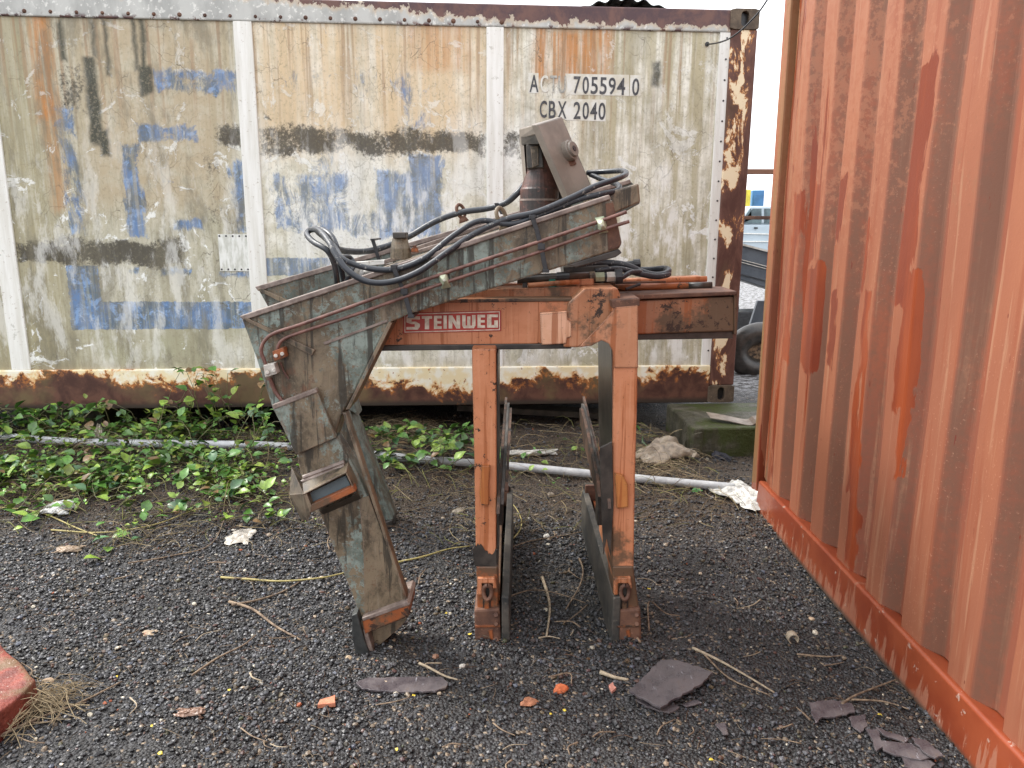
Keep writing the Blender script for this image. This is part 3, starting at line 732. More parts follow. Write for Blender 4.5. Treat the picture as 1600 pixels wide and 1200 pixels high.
# code lettering
def glyph(ch, off=.012):
    cu = bpy.data.curves.new('t', 'FONT'); cu.body = ch; cu.offset = off; cu.extrude = 0; cu.resolution_u = 6
    o = bpy.data.objects.new('t', cu); COL.objects.link(o); me = bpy.data.meshes.new_from_object(o)
    bm = bmesh.new(); bm.from_mesh(me); r = bmesh.ops.extrude_face_region(bm, geom=bm.faces[:]); 
    for v in [g for g in r['geom'] if isinstance(g, bmesh.types.BMVert)]: v.co.z += 1
    vs = [v.co.copy() for v in bm.verts]; bm.verts.index_update(); fs = [[v.index for v in f.verts] for f in bm.faces]; bm.free()
    bpy.data.objects.remove(o); bpy.data.meshes.remove(me)
    x0 = min(v.x for v in vs); x1 = max(v.x for v in vs); y0 = min(v.y for v in vs); y1 = max(v.y for v in vs)
    return [((v.x - x0) / (x1 - x0), (v.y - y0) / (y1 - y0), v.z) for v in vs], fs
def code(chars, y0, y1, mats):
    for ch, x0, x1, mk in chars:
        vs, fs = glyph(ch); (c, h) = clr(x0, y0 + (x0 - 830) * .035, x1, y1 + (x0 - 830) * .035)
        mb = MB(); mb.add([(c[0] - h[0] + 2 * h[0] * v[0], .0195 - .001 * v[2], c[1] - h[1] + 2 * h[1] * v[1]) for v in vs], fs)
        mb.build('letter', M[mk], wc)
code([('A', 828, 842, 'letter'), ('C', 845, 857, 'decal'), ('T', 860, 871, 'letter_pale'), ('U', 873, 885, 'letter_pale'), ('7', 897, 908, 'letter'), ('0', 911, 921, 'letter'), ('5', 924, 935, 'letter'),
      ('5', 938, 949, 'letter'), ('9', 952, 963, 'letter'), ('4', 965, 978, 'letter'), ('0', 989, 1000, 'letter')], 116, 143, M)
code([('C', 844, 855, 'letter'), ('B', 858, 869, 'letter'), ('X', 872, 886, 'letter'), ('2', 897, 908, 'letter'), ('0', 911, 921, 'letter'), ('4', 923, 934, 'letter'), ('0', 936, 947, 'letter')], 156, 183, M)
for poly in ([(826, 113), (842, 113), (842, 145), (826, 144)], [(884, 114), (984, 116), (984, 149), (888, 147), (887, 130)], [(986, 116), (1003, 117), (1002, 149), (985, 149)], [(862, 153), (948, 155), (947, 189), (885, 187), (872, 180)]):
    mb = MB(); mb.prism([(cl(x, y)[0], .0215, cl(x, y)[1]) for x, y in poly], (0, -.001, 0)); mb.build('letter_backing', M['decal'], wc)

# power cable through the hole in the container
cab = thing('power_cable', CO + CU * cl(1108, 68)[0] + CW * cl(1108, 68)[1], 'thin grey cable from a hole near the top right of the stained container', 'cable')
p0 = CO + CU * cl(1106, 68)[0] + CW * cl(1106, 68)[1] + Vector((0, .03, 0))
mb = MB(); mb.tube(spline([p0, W(1125, 66, 4.80), W(1145, 57, 4.7), W(1170, 36, 4.6), W(1200, -2, 4.5), W(1260, -110, 4.3), W(1310, -220, 4.1)]), .0048, 8); mb.build('cable', M['black'], cab, smooth=True)
mb = MB(); q = CO + CU * cl(1106, 68)[0] + CW * cl(1106, 68)[1]; mb.cyl(q + Vector((0, .021, 0)), q + Vector((0, .012, 0)), .013, .013, 12); mb.build('grommet', M['black'], cab)

# corrugated sheet lying on the container roof
mb = MB(); xs = np.linspace(0, 1, 60); top = []; 
for t in xs:
    px = 905 + 150 * t; amp = .014 * math.sin(math.pi * t) ; top.append((px, amp * math.sin(t * 38) + .055 * math.sin(math.pi * t) ** 1.5))
vs = []; 
for px, z in top:
    u, w = cl(px, 8); 
    for v in (.05, .9): 
        p = CO + CU * u + CW * (2.436 + z) + Vector((-CU.y, CU.x, 0)) * v; vs += [p, p - Vector((0, 0, .004))]
fs = []
for k in range(len(top) - 1):
    a = k * 4; fs += [[a, a + 4, a + 6, a + 2], [a + 1, a + 3, a + 7, a + 5], [a, a + 1, a + 5, a + 4], [a + 2, a + 6, a + 7, a + 3]]
mb.add(vs, fs); tag(mb.build('corrugated_sheet', m_simple('dark_green_sheet', (.03, .04, .035), (.08, .09, .08), 10, .4), None), 'dark wavy roofing sheet lying on top of the stained container', 'roofing sheet')

# ------------------------------------------------------------------ orange container on the right
oc = bpy.data.objects.new('orange_container', None); COL.objects.link(oc); oc.location = (X_WALL, WO.y - 6.06, 0)
tag(oc, 'faded orange corrugated shipping container filling the right side', 'shipping container')
# corrugated side, local y 0..6.06 (far end), outer flats at x=0, inner at +.036
per = .262; far_edge = 6.06 - .005
mb = MB(); prof = []; 
y = 6.06 - .07; prof.append((0.0, 6.06 - .0)) 
e0 = 2.27 - (WO.y - 6.06)          # a far edge of an outer flat
k0 = int((6.06 - .03 - e0) / per); yy = e0 + k0 * per
pts = []
while yy > .1:
    pts += [(yy, 0.0), (yy - .118, 0.0), (yy - .170, .036), (yy - .216, .036)]; yy -= per
pts = [(6.06 - .035, .036)] + pts
zs = np.linspace(.155, 2.50, 30); vs = []; 
for z in zs:
    for (a, d) in pts:
        dent = .004 * math.sin(a * 3.1 + z * 1.7) * math.sin(z * 2.3 + a) + .003 * math.sin(a * 9 + z * 5)
        vs.append((d * 1.2 + dent, a, z))
n = len(pts); fs = [[i * n + k, i * n + k + 1, (i + 1) * n + k + 1, (i + 1) * n + k] for i in range(len(zs) - 1) for k in range(n - 1)]
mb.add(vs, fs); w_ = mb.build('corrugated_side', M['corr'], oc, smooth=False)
bv = w_.modifiers.new('bevel', 'BEVEL'); bv.width = .007; bv.segments = 2; bv.limit_method = 'ANGLE'; bv.angle_limit = R(15)
mb = MB(); mb.prism([(-.030, .17, 0), (.05, .17, 0), (.05, .17, .150), (-.012, .17, .162), (-.022, .17, .156)], (0, 5.72, 0)); mb.build('bottom_rail', M['corr_rail'], oc, .004)
mb = MB(); mb.box(-.004, 5.97, .0, .10, 6.06, 2.59); mb.build('corner_post', M['corr'], oc, .01)
mb = MB(); mb.box(-.004, 0, .0, .10, .10, 2.59); mb.build('corner_post', M['corr'], oc, .01)
mb = MB(); mb.box(-.02, .11, 2.50, .08, 5.96, 2.59); mb.build('top_rail', M['corr_rail'], oc, .004)
mb = MB(); mb.box(.11, 6.02, .02, 2.42, 6.055, 2.58); mb.build('end_wall', M['corr'], oc)
mb = MB(); mb.box(.11, .0, .02, 2.42, .04, 2.58); mb.build('door_end', M['corr'], oc)
mb = MB(); mb.box(2.38, .05, .02, 2.43, 6.0, 2.58); mb.build('far_side', M['corr'], oc)
mb = MB(); mb.box(.085, .05, 2.55, 2.37, 6.0, 2.585); mb.build('roof', M['corr'], oc)

# ------------------------------------------------------------------ the clamp attachment
cl_ = thing('block_clamp', (0.0, 2.9, 0), 'rusty grey and orange hydraulic clamp attachment standing on the black gravel', 'clamp attachment')
A = 'arm'
YN = 2.385
def part(name, px, Y, dep, mat, bevel=.004, parent=None):
    return MB().pp(px, Y, dep).build(name, M[mat] if isinstance(mat, str) else mat, parent or cl_, bevel)
def sub(o, name, mb, mat, bevel=0, smooth=False):
    c = mb.build(name, M[mat] if isinstance(mat, str) else mat, o, bevel, smooth); return c
# ---- near grey arm: upper beam, knee plate, leg, bracket, foot
near = part('grey_arm', [(377, 497), (600, 426), (950, 309), (958, 314), (972, 380), (967, 389), (935, 399), (640, 491), (612, 503), (595, 530), (575, 570), (541, 636), (533, 650), (520, 690), (464, 712), (426, 640), (400, 560)], YN + .006, .125, 'arm', .006)
b = MB(); b.pp([(374, 494), (952, 304), (955, 311), (380, 501)], YN - .004, .135); sub(near, 'top_flange', b, 'edge', .003)
b = MB(); b.pp([(378, 498), (384, 496), (492, 547), (487, 556)], YN - .006, .012); sub(near, 'weld_bar', b, 'arm_brown', .002)
b = MB(); b.pp([(505, 535), (604, 500), (606, 503), (507, 539)], YN + .001, .006); sub(near, 'weld_seam', b, 'edge', .001)
b = MB(); b.pp([(607, 503), (613, 505), (546, 640), (540, 640)], YN - .002, .13); sub(near, 'knee_flange', b, 'arm_brown', .002)
b = MB(); b.pp([(427, 638), (496, 612), (525, 684), (462, 711)], YN - .018, .022); sub(near, 'cover_plate', b, 'arm', .003)
b = MB(); b.pp([(425, 633), (493, 607), (496, 613), (427, 640)], YN - .022, .025); sub(near, 'weld_bead', b, 'edge', .002)
b = MB(); b.pp([(935, 399), (967, 389), (972, 395), (962, 402), (900, 418), (885, 414)], YN + .01, .115); sub(near, 'end_shoe', b, 'oil', .003)
b = MB(); b.pp([(946, 318), (958, 316), (971, 380), (966, 387), (950, 391)], YN + .002, .005); sub(near, 'rusty_end', b, 'rust', .002)
def leg(parent, off=(0, 0), mat='arm', Y=YN, dz=0):
    o, q = off
    P = lambda pts: [(x + o, y + q) for x, y in pts]
    b = MB(); b.pp(P([(463, 708), (526, 684), (560, 742), (574, 776), (637, 944), (567, 968), (562, 960), (498, 798), (470, 745)]), Y + .004, .075)
    leg_ = b.build('lower_leg', M[mat], parent, .005)
    b = MB(); b.pp(P([(535, 645), (541, 645), (639, 944), (635, 946)]), Y - .004, .04); sub_(leg_, 'leg_flange', b, 'arm_brown', .002)
    return leg_
def sub_(o, name, mb, mat, bevel=0, smooth=False): return mb.build(name, M[mat], o, bevel, smooth)
lg = leg(near)
near['label'] = 'near grey-green arm with brown hydraulic pipes'
# brown facet running down the right side of the leg
b = MB(); vs = [W(561, 778, YN + .003), W(576, 775, YN + .003), W(636, 942, YN + .003), W(570, 966, YN + .003), W(568, 860, YN - .008)]
b.add(vs + [v + Vector((0, .01, 0)) for v in vs], [[0, 4, 1], [1, 4, 2], [4, 3, 2], [0, 5, 9, 4], [4, 9, 8, 3]]); sub_(lg, 'leg_facet', b, 'arm_brown')
# weld lines above the bracket
b = MB(); b.tube([W(474, 746, YN - .004), W(538, 722, YN - .004)], .008, 8); b.tube([W(471, 753, YN - .010), W(538, 728, YN - .010)], .006, 8); sub(near, 'weld_rib', b, 'edge')
# bracket: open box section facing the viewer
br = MB(); YB = YN - .075
fr = [(452, 774), (538, 735), (556, 768), (484, 802)]
br.prism([W(455, 730, YB + .085), W(473, 738, YB + .085), W(540, 735, YB), (W(472, 772, YB))], (0, .012, 0)) if False else None
o4 = [W(474, 771, YB), W(541, 737, YB), W(556, 768, YB), W(484, 801, YB)]; i4 = [W(479, 771, YB), W(540, 740, YB), (W(552, 765, YB)), W(488, 794, YB)]
back = Vector((-.012, .105, .012))
vs = o4 + i4 + [p + back for p in i4] + [p + back for p in o4]
fs = []
for k in range(4):
    j = (k + 1) % 4; fs += [[k, j, 4 + j, 4 + k], [4 + k, 4 + j, 8 + j, 8 + k], [j, k, 12 + k, 12 + j]]
fs += [[8, 9, 10, 11]]
br.add(vs, fs); bk = br.build('cross_bracket', M['arm_brown'], near, .001)
b = MB(); b.add([W(486, 771, YB + .03), W(537, 745, YB + .03), W(545, 757, YB + .03), W(492, 784, YB + .03)] , [[0, 1, 2, 3]]); 
b = MB(); b.prism([W(455, 728, YB + .10), W(472, 745, YB + .09), W(541, 728, YB + .05), W(541, 738, YB - .003), W(474, 772, YB - .003), W(452, 773, YB + .06)], (0, .004, -.006)); sub_(bk, 'bracket_top', b, 'arm_dark', .002)
b = MB(); b.prism([W(452, 773, YB + .05), W(474, 771, YB), W(486, 802, YB), W(480, 815, YB), W(470, 812, YB + .05)], (0, .012, 0)); sub_(bk, 'bracket_cheek', b, 'arm_dark', .002)
b = MB(); b.prism([W(500, 798, YB + .04), W(558, 772, YB + .02), W(566, 780, YB + .09), W(505, 806, YB + .09)], (0, .006, -.004)); sub_(bk, 'bracket_lip', b, 'oil', .001)
b = MB(); b.prism([W(480, 772, YB + .035), W(540, 743, YB + .035), W(551, 766, YB + .035), W(488, 794, YB + .035)], (0, .004, 0)); sub_(bk, 'inner_plate', b, 'blue_steel')
b = MB(); b.prism([W(486, 789, YB - .002), W(552, 759, YB - .002), W(556, 768, YB - .002), W(484, 802, YB - .002)], (0, .03, .0)); sub_(bk, 'inner_lip', b, 'orange_rust', .002)
# foot
def foot(parent, Y):
    b = MB(); b.pp([(566, 969), (640, 944), (640, 962), (570, 991)], Y - .022, .155); f = b.build('foot_plate', M['orange_rust'], parent, .003)
    b = MB(); b.pp([(565, 966), (636, 940), (641, 945), (567, 971)], Y - .024, .16); sub_(f, 'foot_weld', b, 'edge', .002)
    b = MB(); b.pp([(571, 990), (638, 963), (628, 978), (596, 1006), (584, 1012)], Y + .02, .02); b.pp([(571, 990), (638, 963), (628, 978), (596, 1006), (584, 1012)], Y + .09, .02); sub_(f, 'foot_gusset', b, 'arm_brown', .002)
    b = MB(); b.pp([(567, 985), (573, 984), (586, 1026), (578, 1029)], Y - .02, .15); sub_(f, 'toe_blade', b, 'edge', .002)
    b = MB(); b.pp([(549, 962), (558, 958), (569, 1000), (579, 1026), (556, 1031), (551, 1000)], Y - .03, .17); sub_(f, 'rubber_pad', b, 'rubber', .003)
    b = MB(); b.pp([(559, 966), (566, 972), (580, 1012), (576, 1016), (564, 1000)], Y - .012, .14); sub_(f, 'pad_holder', b, 'arm', .002)
    return f
foot(near, YN)
# ---- hydraulic pipes on the arm face
YP = YN - .020
b = MB(); b.tube(spline([W(979, 331, YP), W(939, 345, YP), W(830, 382, YP), W(694, 427, YP), (W(560, 475, YP)), W(470, 507, YP), W(430, 520, YP), W(414, 532, YP), W(408, 548, YP), W(414, 566, YP), W(417, 576, YP)]), .0058, 10); pi_ = b.build('hydraulic_pipe', M['pipe'], near, 0, True)
b = MB(); b.tube(spline([W(983, 346, YP), W(939, 360, YP), W(830, 398, YP), W(694, 442, YP), W(560, 490, YP), W(480, 516, YP), W(447, 528, YP), W(436, 538, YP), W(432, 552, YP)]), .0055, 10); b.build('hydraulic_pipe', M['pipe'], near, 0, True)
for (pts, m_, bl) in (([(425, 549), (443, 543), (447, 558), (428, 565)], 'orange_rust', ((431, 556), (441, 553))), ([(411, 571), (428, 568), (433, 584), (414, 590)], 'galv', ((418, 582), (428, 579)))):
    b = MB(); b.pp(pts, YN - .035, .035); f = b.build('pipe_fitting', M[m_], near, .002)
    for q in bl: b = MB(); b.cyl(W(*q, YN - .035), W(*q, YN - .045), .0065, .005, 10); sub_(f, 'bolt', b, 'galv')
b = MB(); b.tube([W(421, 590, YN - .004), W(430, 612, YN - .004), W(443, 630, YN - .006)], .006, 6); b.build('rusty_strip', M['pipe'], near)
b = MB(); b.tube([W(438, 566, YN - .002), W(443, 580, YN - .002), W(451, 592, YN - .002)], .003, 6); b.build('rusty_strip', M['pipe'], near)
for (cx, cy) in ((940, 351), (694, 437)):
    b = MB(); q = [W(cx - 11, cy - 11, YP + .012), W(cx + 4, cy - 14, YP + .012), W(cx + 11, cy + 12, YP + .012), W(cx - 4, cy + 15, YP + .012)]
    t = [W(cx - 4, cy - 1, YP - .022), W(cx, cy - 3, YP - .022), W(cx + 4, cy + 2, YP - .022), W(cx, cy + 4, YP - .022)]
    b.add(q + t, [[0, 1, 5, 4], [1, 2, 6, 5], [2, 3, 7, 6], [3, 0, 4, 7], [4, 5, 6, 7], [3, 2, 1, 0]]); c = b.build('pipe_clamp', M['clamp_green'], near, .0015)
    b = MB(); b.cyl(W(cx, cy + 1, YP - .021), W(cx, cy + 1, YP - .027), .004, .003, 8); sub_(c, 'bolt', b, 'galv')
# straps round the near arm
for pts in ([(615, 418), (624, 440), (632, 458), (642, 494)], [(832, 340), (839, 360), (846, 388), (853, 423)]):
    b = MB(); Ys = YN - .024
    pa = [W(x, y, Ys) for x, y in pts]
    for k in range(3):
        p, q = pa[k], pa[k + 1]; b.prism([p + Vector((-.0075, 0, 0)), p + Vector((.0075, 0, 0)), q + Vector((.0075, 0, 0)), q + Vector((-.0075, 0, 0))], (0, .002, 0))
    b.box(pa[0].x - .009, Ys - .002, pa[0].z - .004, pa[0].x + .009, YN + .10, pa[0].z + .008)
    b.box(pa[2].x - .011, Ys - .006, pa[2].z - .004, pa[2].x + .011, Ys + .004, pa[2].z + .014)
    b.box(pa[3].x - .010, Ys - .002, pa[3].z - .006, pa[3].x + .010, YN + .10, pa[3].z + .004)
    b.build('cable_strap', M['black'], near, .001)

# ---- far grey arm (parallel, a metre behind)
YF = 3.42
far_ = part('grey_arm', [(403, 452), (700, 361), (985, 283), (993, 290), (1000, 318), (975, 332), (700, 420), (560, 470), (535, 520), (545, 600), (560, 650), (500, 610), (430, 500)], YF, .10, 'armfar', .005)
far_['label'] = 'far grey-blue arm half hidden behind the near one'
b = MB(); b.pp([(398, 448), (984, 280), (987, 286), (403, 455)], YF - .006, .115); sub(far_, 'top_flange', b, 'edge', .003)
b = MB(); b.pp([(401, 453), (406, 450), (470, 478), (466, 486)], YF - .012, .016); sub(far_, 'weld_bar', b, 'arm_brown', .002)
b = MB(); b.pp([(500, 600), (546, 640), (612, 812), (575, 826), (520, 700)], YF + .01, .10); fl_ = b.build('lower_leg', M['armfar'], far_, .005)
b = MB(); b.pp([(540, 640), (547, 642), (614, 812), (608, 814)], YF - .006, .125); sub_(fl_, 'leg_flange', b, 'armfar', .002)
b = MB(); b.pp([(574, 827), (613, 812), (614, 822), (592, 836), (576, 838)], YF - .02, .15); sub_(fl_, 'foot_plate', b, 'oil', .003)
b = MB(); b.box(W(955, 285, 2.55).x, 2.46, W(955, 318, 2.9).z, W(992, 285, 2.55).x + .0, 3.43, W(955, 284, 2.9).z) if False else b.pp([(950, 300), (998, 286), (1001, 316), (958, 334)], 2.52, .95); b.build('cross_tube', M['arm_brown'], cl_, .006)
# cross member between the arms at the left and the white bar
b = MB(); b.tube([W(590, 440, 2.48), W(560, 430, 3.44)], .045, 16); b.build('pivot_tube', M['oil'], cl_, 0, True)
b = MB(); b.prism([W(548, 410, 2.85), W(612, 405, 2.85), W(612, 412, 2.85), W(548, 418, 2.85)], (0, .03, 0)); b.build('white_bar', M['post'], cl_, .002)
# rails seen between the arms
for (dy, Y) in ((0, 2.78), (9, 3.02)):
    b = MB(); b.pp([(600, 412 + dy * .6 - 6), (842, 332 + dy), (842, 338 + dy), (600, 419 + dy * .6 - 6)] if not dy else [(640, 388), (830, 326), (830, 332), (640, 395)], Y, .05); b.build('inner_rail', M['edge'], cl_, .003)
b = MB(); b.pp([(590, 420), (930, 312), (935, 330), (640, 430)], 2.60, .42); b.build('inner_deck', M['arm_brown'], cl_, .004)

# ---- suspension yoke with rotator and pin
F = [(839.5, 194, 2.66), (878, 182.5, 2.80), (924, 291, 2.80), (890, 312, 2.66)]
yb = MB(); fr_ = [W(*p) for p in F]; thick = Vector((-.018, .030, 0))
yb.prism(fr_, (-.022, .018, 0)); yk = yb.build('yoke', M['yoke'], cl_, .004); yk['label'] = 'leaning plum-grey suspension yoke'
L = {'tl': W(811, 202, 2.86), 'tr': W(839.5, 194, 2.66), 'br': W(890, 312, 2.66), 'bl': W(820, 300, 2.86)}
b = MB(); b.prism([W(811, 202, 2.86), W(839, 194.5, 2.662), W(845, 208, 2.662), W(813, 216, 2.86)], (.012, .03, 0)); sub_(yk, 'yoke_cap', b, 'yoke', .003)
b = MB(); b.prism([W(811, 203, 2.86), W(817, 202, 2.84), W(824, 300, 2.84), W(819, 300, 2.86)], (.01, .12, 0)); sub_(yk, 'yoke_far_side', b, 'yoke', .003)
b = MB(); b.prism([W(812, 201, 2.87), W(840, 193, 2.67), W(878.5, 182, 2.80), W(852, 190, 3.0)], (0, 0, -.012)); sub_(yk, 'yoke_top', b, 'yoke', .003)
b = MB(); b.prism([W(852, 190, 3.0), W(878, 183, 2.82), W(924, 291, 2.82), W(900, 300, 3.0)], (0, .012, 0)); sub_(yk, 'yoke_back', b, 'oil', .002)
b = MB(); b.prism([W(815, 206, 2.93), W(850, 206, 2.93), W(895, 330, 2.93), W(822, 330, 2.93)], (.0, .01, 0)); sub_(yk, 'yoke_dark_backing', b, 'oil')  # added dark plate, closes the yoke opening so it looks black
b = MB(); b.prism([W(814, 214, 2.85), W(845, 206, 2.68), W(851, 224, 2.68), W(815, 226, 2.85)], (.012, .05, 0)); sub_(yk, 'oily_lintel', b, 'oil')
nrm = (fr_[1] - fr_[0]).cross(fr_[3] - fr_[0]).normalized(); 
if nrm.y > 0: nrm = -nrm
cc = W(885, 238, 2.755)
b = MB(); b.cyl(cc - nrm * .02, cc + nrm * .026, .037, .035, 28); pn = b.build('pin_boss', M['yoke'], yk, .003)
b = MB(); b.cyl(cc + nrm * .026, cc + nrm * .034, .028, .026, 24); sub_(pn, 'pin', b, 'yoke', .001)
b = MB(); b.cyl(cc + nrm * .033, cc + nrm * .0365, .010, .010, 6); sub_(pn, 'socket_bolt', b, 'black')
b = MB(); b.prism([W(876, 252, 2.715), W(897, 247, 2.755), W(901, 256, 2.755), W(882, 264, 2.715)], (0, .012, 0)); sub_(pn, 'keeper_plate', b, 'rust', .002)
C0 = W(843, 300, 2.86)
def zc(py): return W(843, py, 2.86).z
b = MB(); ax = [Vector((C0.x, 2.86, z)) for z in (zc(336), zc(314), zc(312), zc(296), zc(293), zc(272), zc(268), zc(240))]
b.tube(ax, [.072, .072, .070, .070, .066, .052, .050, .050], 28); rt = b.build('rotator', M['cyl_red'], cl_, .002); rt['label'] = 'oily red and black rotator body'
b = MB(); b.tube([Vector((C0.x, 2.86, zc(314))), Vector((C0.x, 2.86, zc(311)))], .0735, 28); sub_(rt, 'seam_ring', b, 'edge')
b = MB(); b.pp([(822, 226), (846, 221), (850, 262), (824, 264)], 2.80, .09); lb = b.build('lifting_block', M['oil'], rt, .004)
b = MB(); b.pp([(829, 229), (841, 227), (842, 258), (832, 262)], 2.79, .012); sub_(lb, 'block_face', b, 'arm_brown', .002)
b = MB(); b.pp([(846, 215), (866, 262), (872, 300), (850, 300), (846, 260)], 2.84, .10); b.build('inner_hanger', M['oil'], cl_, .003)

# ---- lifting rings, clamp block, orange nut
for (cx, cy, Y) in ((720, 330, 2.95), (783, 337, 2.45)):
    c = W(cx, cy, Y); b = MB(); rr = .024 * (1 if Y < 2.6 else 1)
    b.tube([c + Vector((rr * .55 * math.sin(t), rr * .55 * math.sin(t), rr * 1.0 * math.cos(t))) + Vector((-.006 * math.cos(t), 0, 0)) for t in np.linspace(0, 6.283, 21)], .0065, 8, cap=False)
    b.cyl(c + Vector((.006, 0, -.022)), c + Vector((.012, 0, -.040)), .012, .020, 12); b.build('lifting_ring', M['rust'] if Y > 2.6 else M['arm_brown'], cl_, 0, True)
b = MB(); b.tube([W(626, 405, 2.72), W(626, 388, 2.72), W(625, 380, 2.72), W(625, 372, 2.72)], [.036, .035, .030, .026], 20); nb = b.build('swivel_post', M['arm_brown'], cl_, .002)
b = MB(); b.pp([(613, 363), (634, 363), (635, 372), (614, 373)], 2.68, .06); sub_(nb, 'post_cap', b, 'oil', .003)
b = MB(); b.cyl(W(648, 394, 2.72), W(648, 387, 2.72), .016, .012, 6); b.cyl(W(648, 387, 2.72), W(648, 384, 2.72), .007, .007, 10); b.build('orange_nut', M['orange_rust'], cl_)

# ---- hoses
def hose(name, pts, r, lab=None):
    b = MB(); b.tube(spline([W(*p) for p in pts], 10), r, 12); o = b.build(name, M['hose'], cl_, 0, True)
    if lab: o['label'] = lab
    return o
hose('hose', [(527, 442, 2.56), (523, 415, 2.50), (512, 392, 2.46), (490, 378, 2.50), (480, 367, 2.56), (484, 360, 2.60), (498, 360, 2.50), (514, 378, 2.40), (526, 400, 2.36), (545, 424, 2.34), (575, 440, 2.335), (612, 440, 2.335), (655, 424, 2.34), (700, 393, 2.37), (740, 366, 2.41), (790, 343, 2.44), (840, 331, 2.45), (890, 310, 2.47), (930, 291, 2.50), (962, 280, 2.54), (978, 272, 2.64), (972, 267, 2.76), (950, 268, 2.84), (918, 270, 2.9)], .0095)
hose('hose', [(538, 442, 2.60), (532, 415, 2.56), (528, 392, 2.50), (520, 372, 2.52), (508, 361, 2.56), (500, 359, 2.60), (496, 362, 2.62), (508, 372, 2.52), (524, 388, 2.44), (535, 404, 2.38), (556, 414, 2.375), (590, 421, 2.375), (625, 419, 2.375), (665, 402, 2.38), (710, 367, 2.41), (750, 345, 2.43), (800, 350, 2.44), (850, 333, 2.46), (900, 313, 2.48), (940, 303, 2.50), (962, 299, 2.54), (968, 293, 2.60), (962, 287, 2.70), (940, 280, 2.82), (922, 272, 2.9)], .0092)
hose('hose', [(524, 388, 2.60), (540, 392, 2.72), (570, 393, 2.85), (600, 386, 2.92), (640, 369, 2.94), (680, 346, 2.94), (720, 332, 2.94), (760, 326, 2.93), (790, 317, 2.90), (808, 302, 2.88), (820, 288, 2.9)], .0115)
hose('hose', [(532, 402, 2.50), (545, 402, 2.56), (552, 412, 2.56), (548, 425, 2.52), (540, 445, 2.56)], .009)
for (x0, y0, x1, y1, Y) in ((582, 374, 592, 406, 2.84), (776, 318, 785, 335, 2.90)):
    b = MB(); p, q = W(x0, y0, Y), W(x1, y1, Y); b.prism([p + Vector((-.007, 0, 0)), p + Vector((.007, 0, 0)), q + Vector((.007, 0, 0)), q + Vector((-.007, 0, 0))], (0, .004, 0)); b.box(p.x - .008, Y - .002, p.z - .004, p.x + .008, Y + .14, p.z + .002); b.build('cable_strap', M['black'], cl_, .001)

# ---- orange gripping frame
YO = 2.52
mb_ = part('main_beam', [(570, 548), (592, 500), (640, 474), (720, 468), (893, 468), (893, 538), (600, 542)], YO, .17, 'orange', .006); mb_['label'] = 'orange main beam with a red and white name plate'
b = MB(); b.pp([(560, 540), (893, 537), (893, 545), (556, 549)], YO - .012, .19); sub(mb_, 'lower_flange', b, 'oil', .003)
b = MB(); b.pp([(640, 468), (895, 466), (895, 471), (640, 474)], YO - .008, .19); sub(mb_, 'upper_flange', b, 'orange_dirty', .003)
b = MB(); b.pp([(700, 455), (920, 447), (905, 467), (700, 469)], YO + .07, .14); sub(mb_, 'upper_web', b, 'orange_stained', .003)
b = MB(); b.pp([(888, 474), (914, 451), (965, 450), (970, 462), (962, 492), (948, 512), (905, 543), (880, 543)], YO - .03, .20); gp = b.build('gusset_plate', M['orange_stained'], cl_, .006)
b = MB(); b.pp([(844, 490), (886, 487), (887, 500), (893, 504), (893, 526), (886, 528), (885, 537), (846, 539)], YO - .036, .036); pt = b.build('patch_plate', M['orange_pale'], cl_, .002)
# name plate with lettering
np_ = MB().pp([(630, 489), (783, 485), (783, 517), (630, 521)], YO - .004, .005).build('name_plate', m_simple('red_name_plate', (.42, .035, .02), (.30, .03, .02), 12, .45), mb_)
def px_rects(rects, Y, d, mb=None):
    mb = mb or MB()
    for r_ in rects: mb.pp(r_, Y, d)
    return mb
bd = [[(632, 490.5), (781, 486.5), (781, 487.8), (632, 491.8)], [(632, 518.2), (781, 514.6), (781, 515.8), (632, 519.6)], [(632, 491.8), (633.2, 491.8), (633.2, 518.2), (632, 518.2)], [(779.8, 487.8), (781, 487.8), (781, 514.6), (779.8, 514.6)]]
M['cream'] = m_simple('weathered_cream_letter', (.72, .66, .55), (.50, .42, .33), 45, .5)
px_rects(bd, YO - .0055, .0016).build('plate_border', M['cream'], np_)
GL = {'S': [[(0, 0), (1, 0), (1, .22), (0, .22)], [(0, .22), (.38, .22), (.38, .58), (0, .45)], [(.38, .40), (.7, .40), (1, .58), (.38, .58)], [(.62, .58), (1, .58), (1, .8), (.62, .8)], [(0, .8), (1, .8), (.85, 1), (0, 1)]],
      'T': [[(0, 0), (1, 0), (1, .2), (0, .2)], [(.3, .2), (.72, .2), (.72, 1), (.3, 1)]],
      'E': [[(0, 0), (.42, 0), (.42, 1), (0, 1)], [(.42, 0), (1, 0), (1, .2), (.42, .2)], [(.42, .41), (.95, .41), (.95, .59), (.42, .59)], [(.42, .8), (1, .8), (1, 1), (.42, 1)]],
      'I': [[(0, 0), (1, 0), (1, 1), (0, 1)]],
      'N': [[(0, 0), (.32, 0), (.32, 1), (0, 1)], [(.32, 0), (.68, .55), (.68, 1), (.32, .45)], [(.68, 0), (1, 0), (1, 1), (.68, 1)]],
      'W': [[(0, 0), (.26, 0), (.26, .8), (0, .8)], [(.38, .1), (.62, .1), (.62, .8), (.38, .8)], [(.74, 0), (1, 0), (1, .8), (.74, .8)], [(0, .8), (1, .8), (.88, 1), (.12, 1)]],
      'G': [[(0, 0), (.4, 0), (.4, 1), (0, 1)], [(.4, 0), (1, 0), (1, .2), (.4, .2)], [(.4, .8), (1, .8), (1, 1), (.4, 1)], [(.66, .45), (1, .45), (1, .8), (.66, .8)]]}
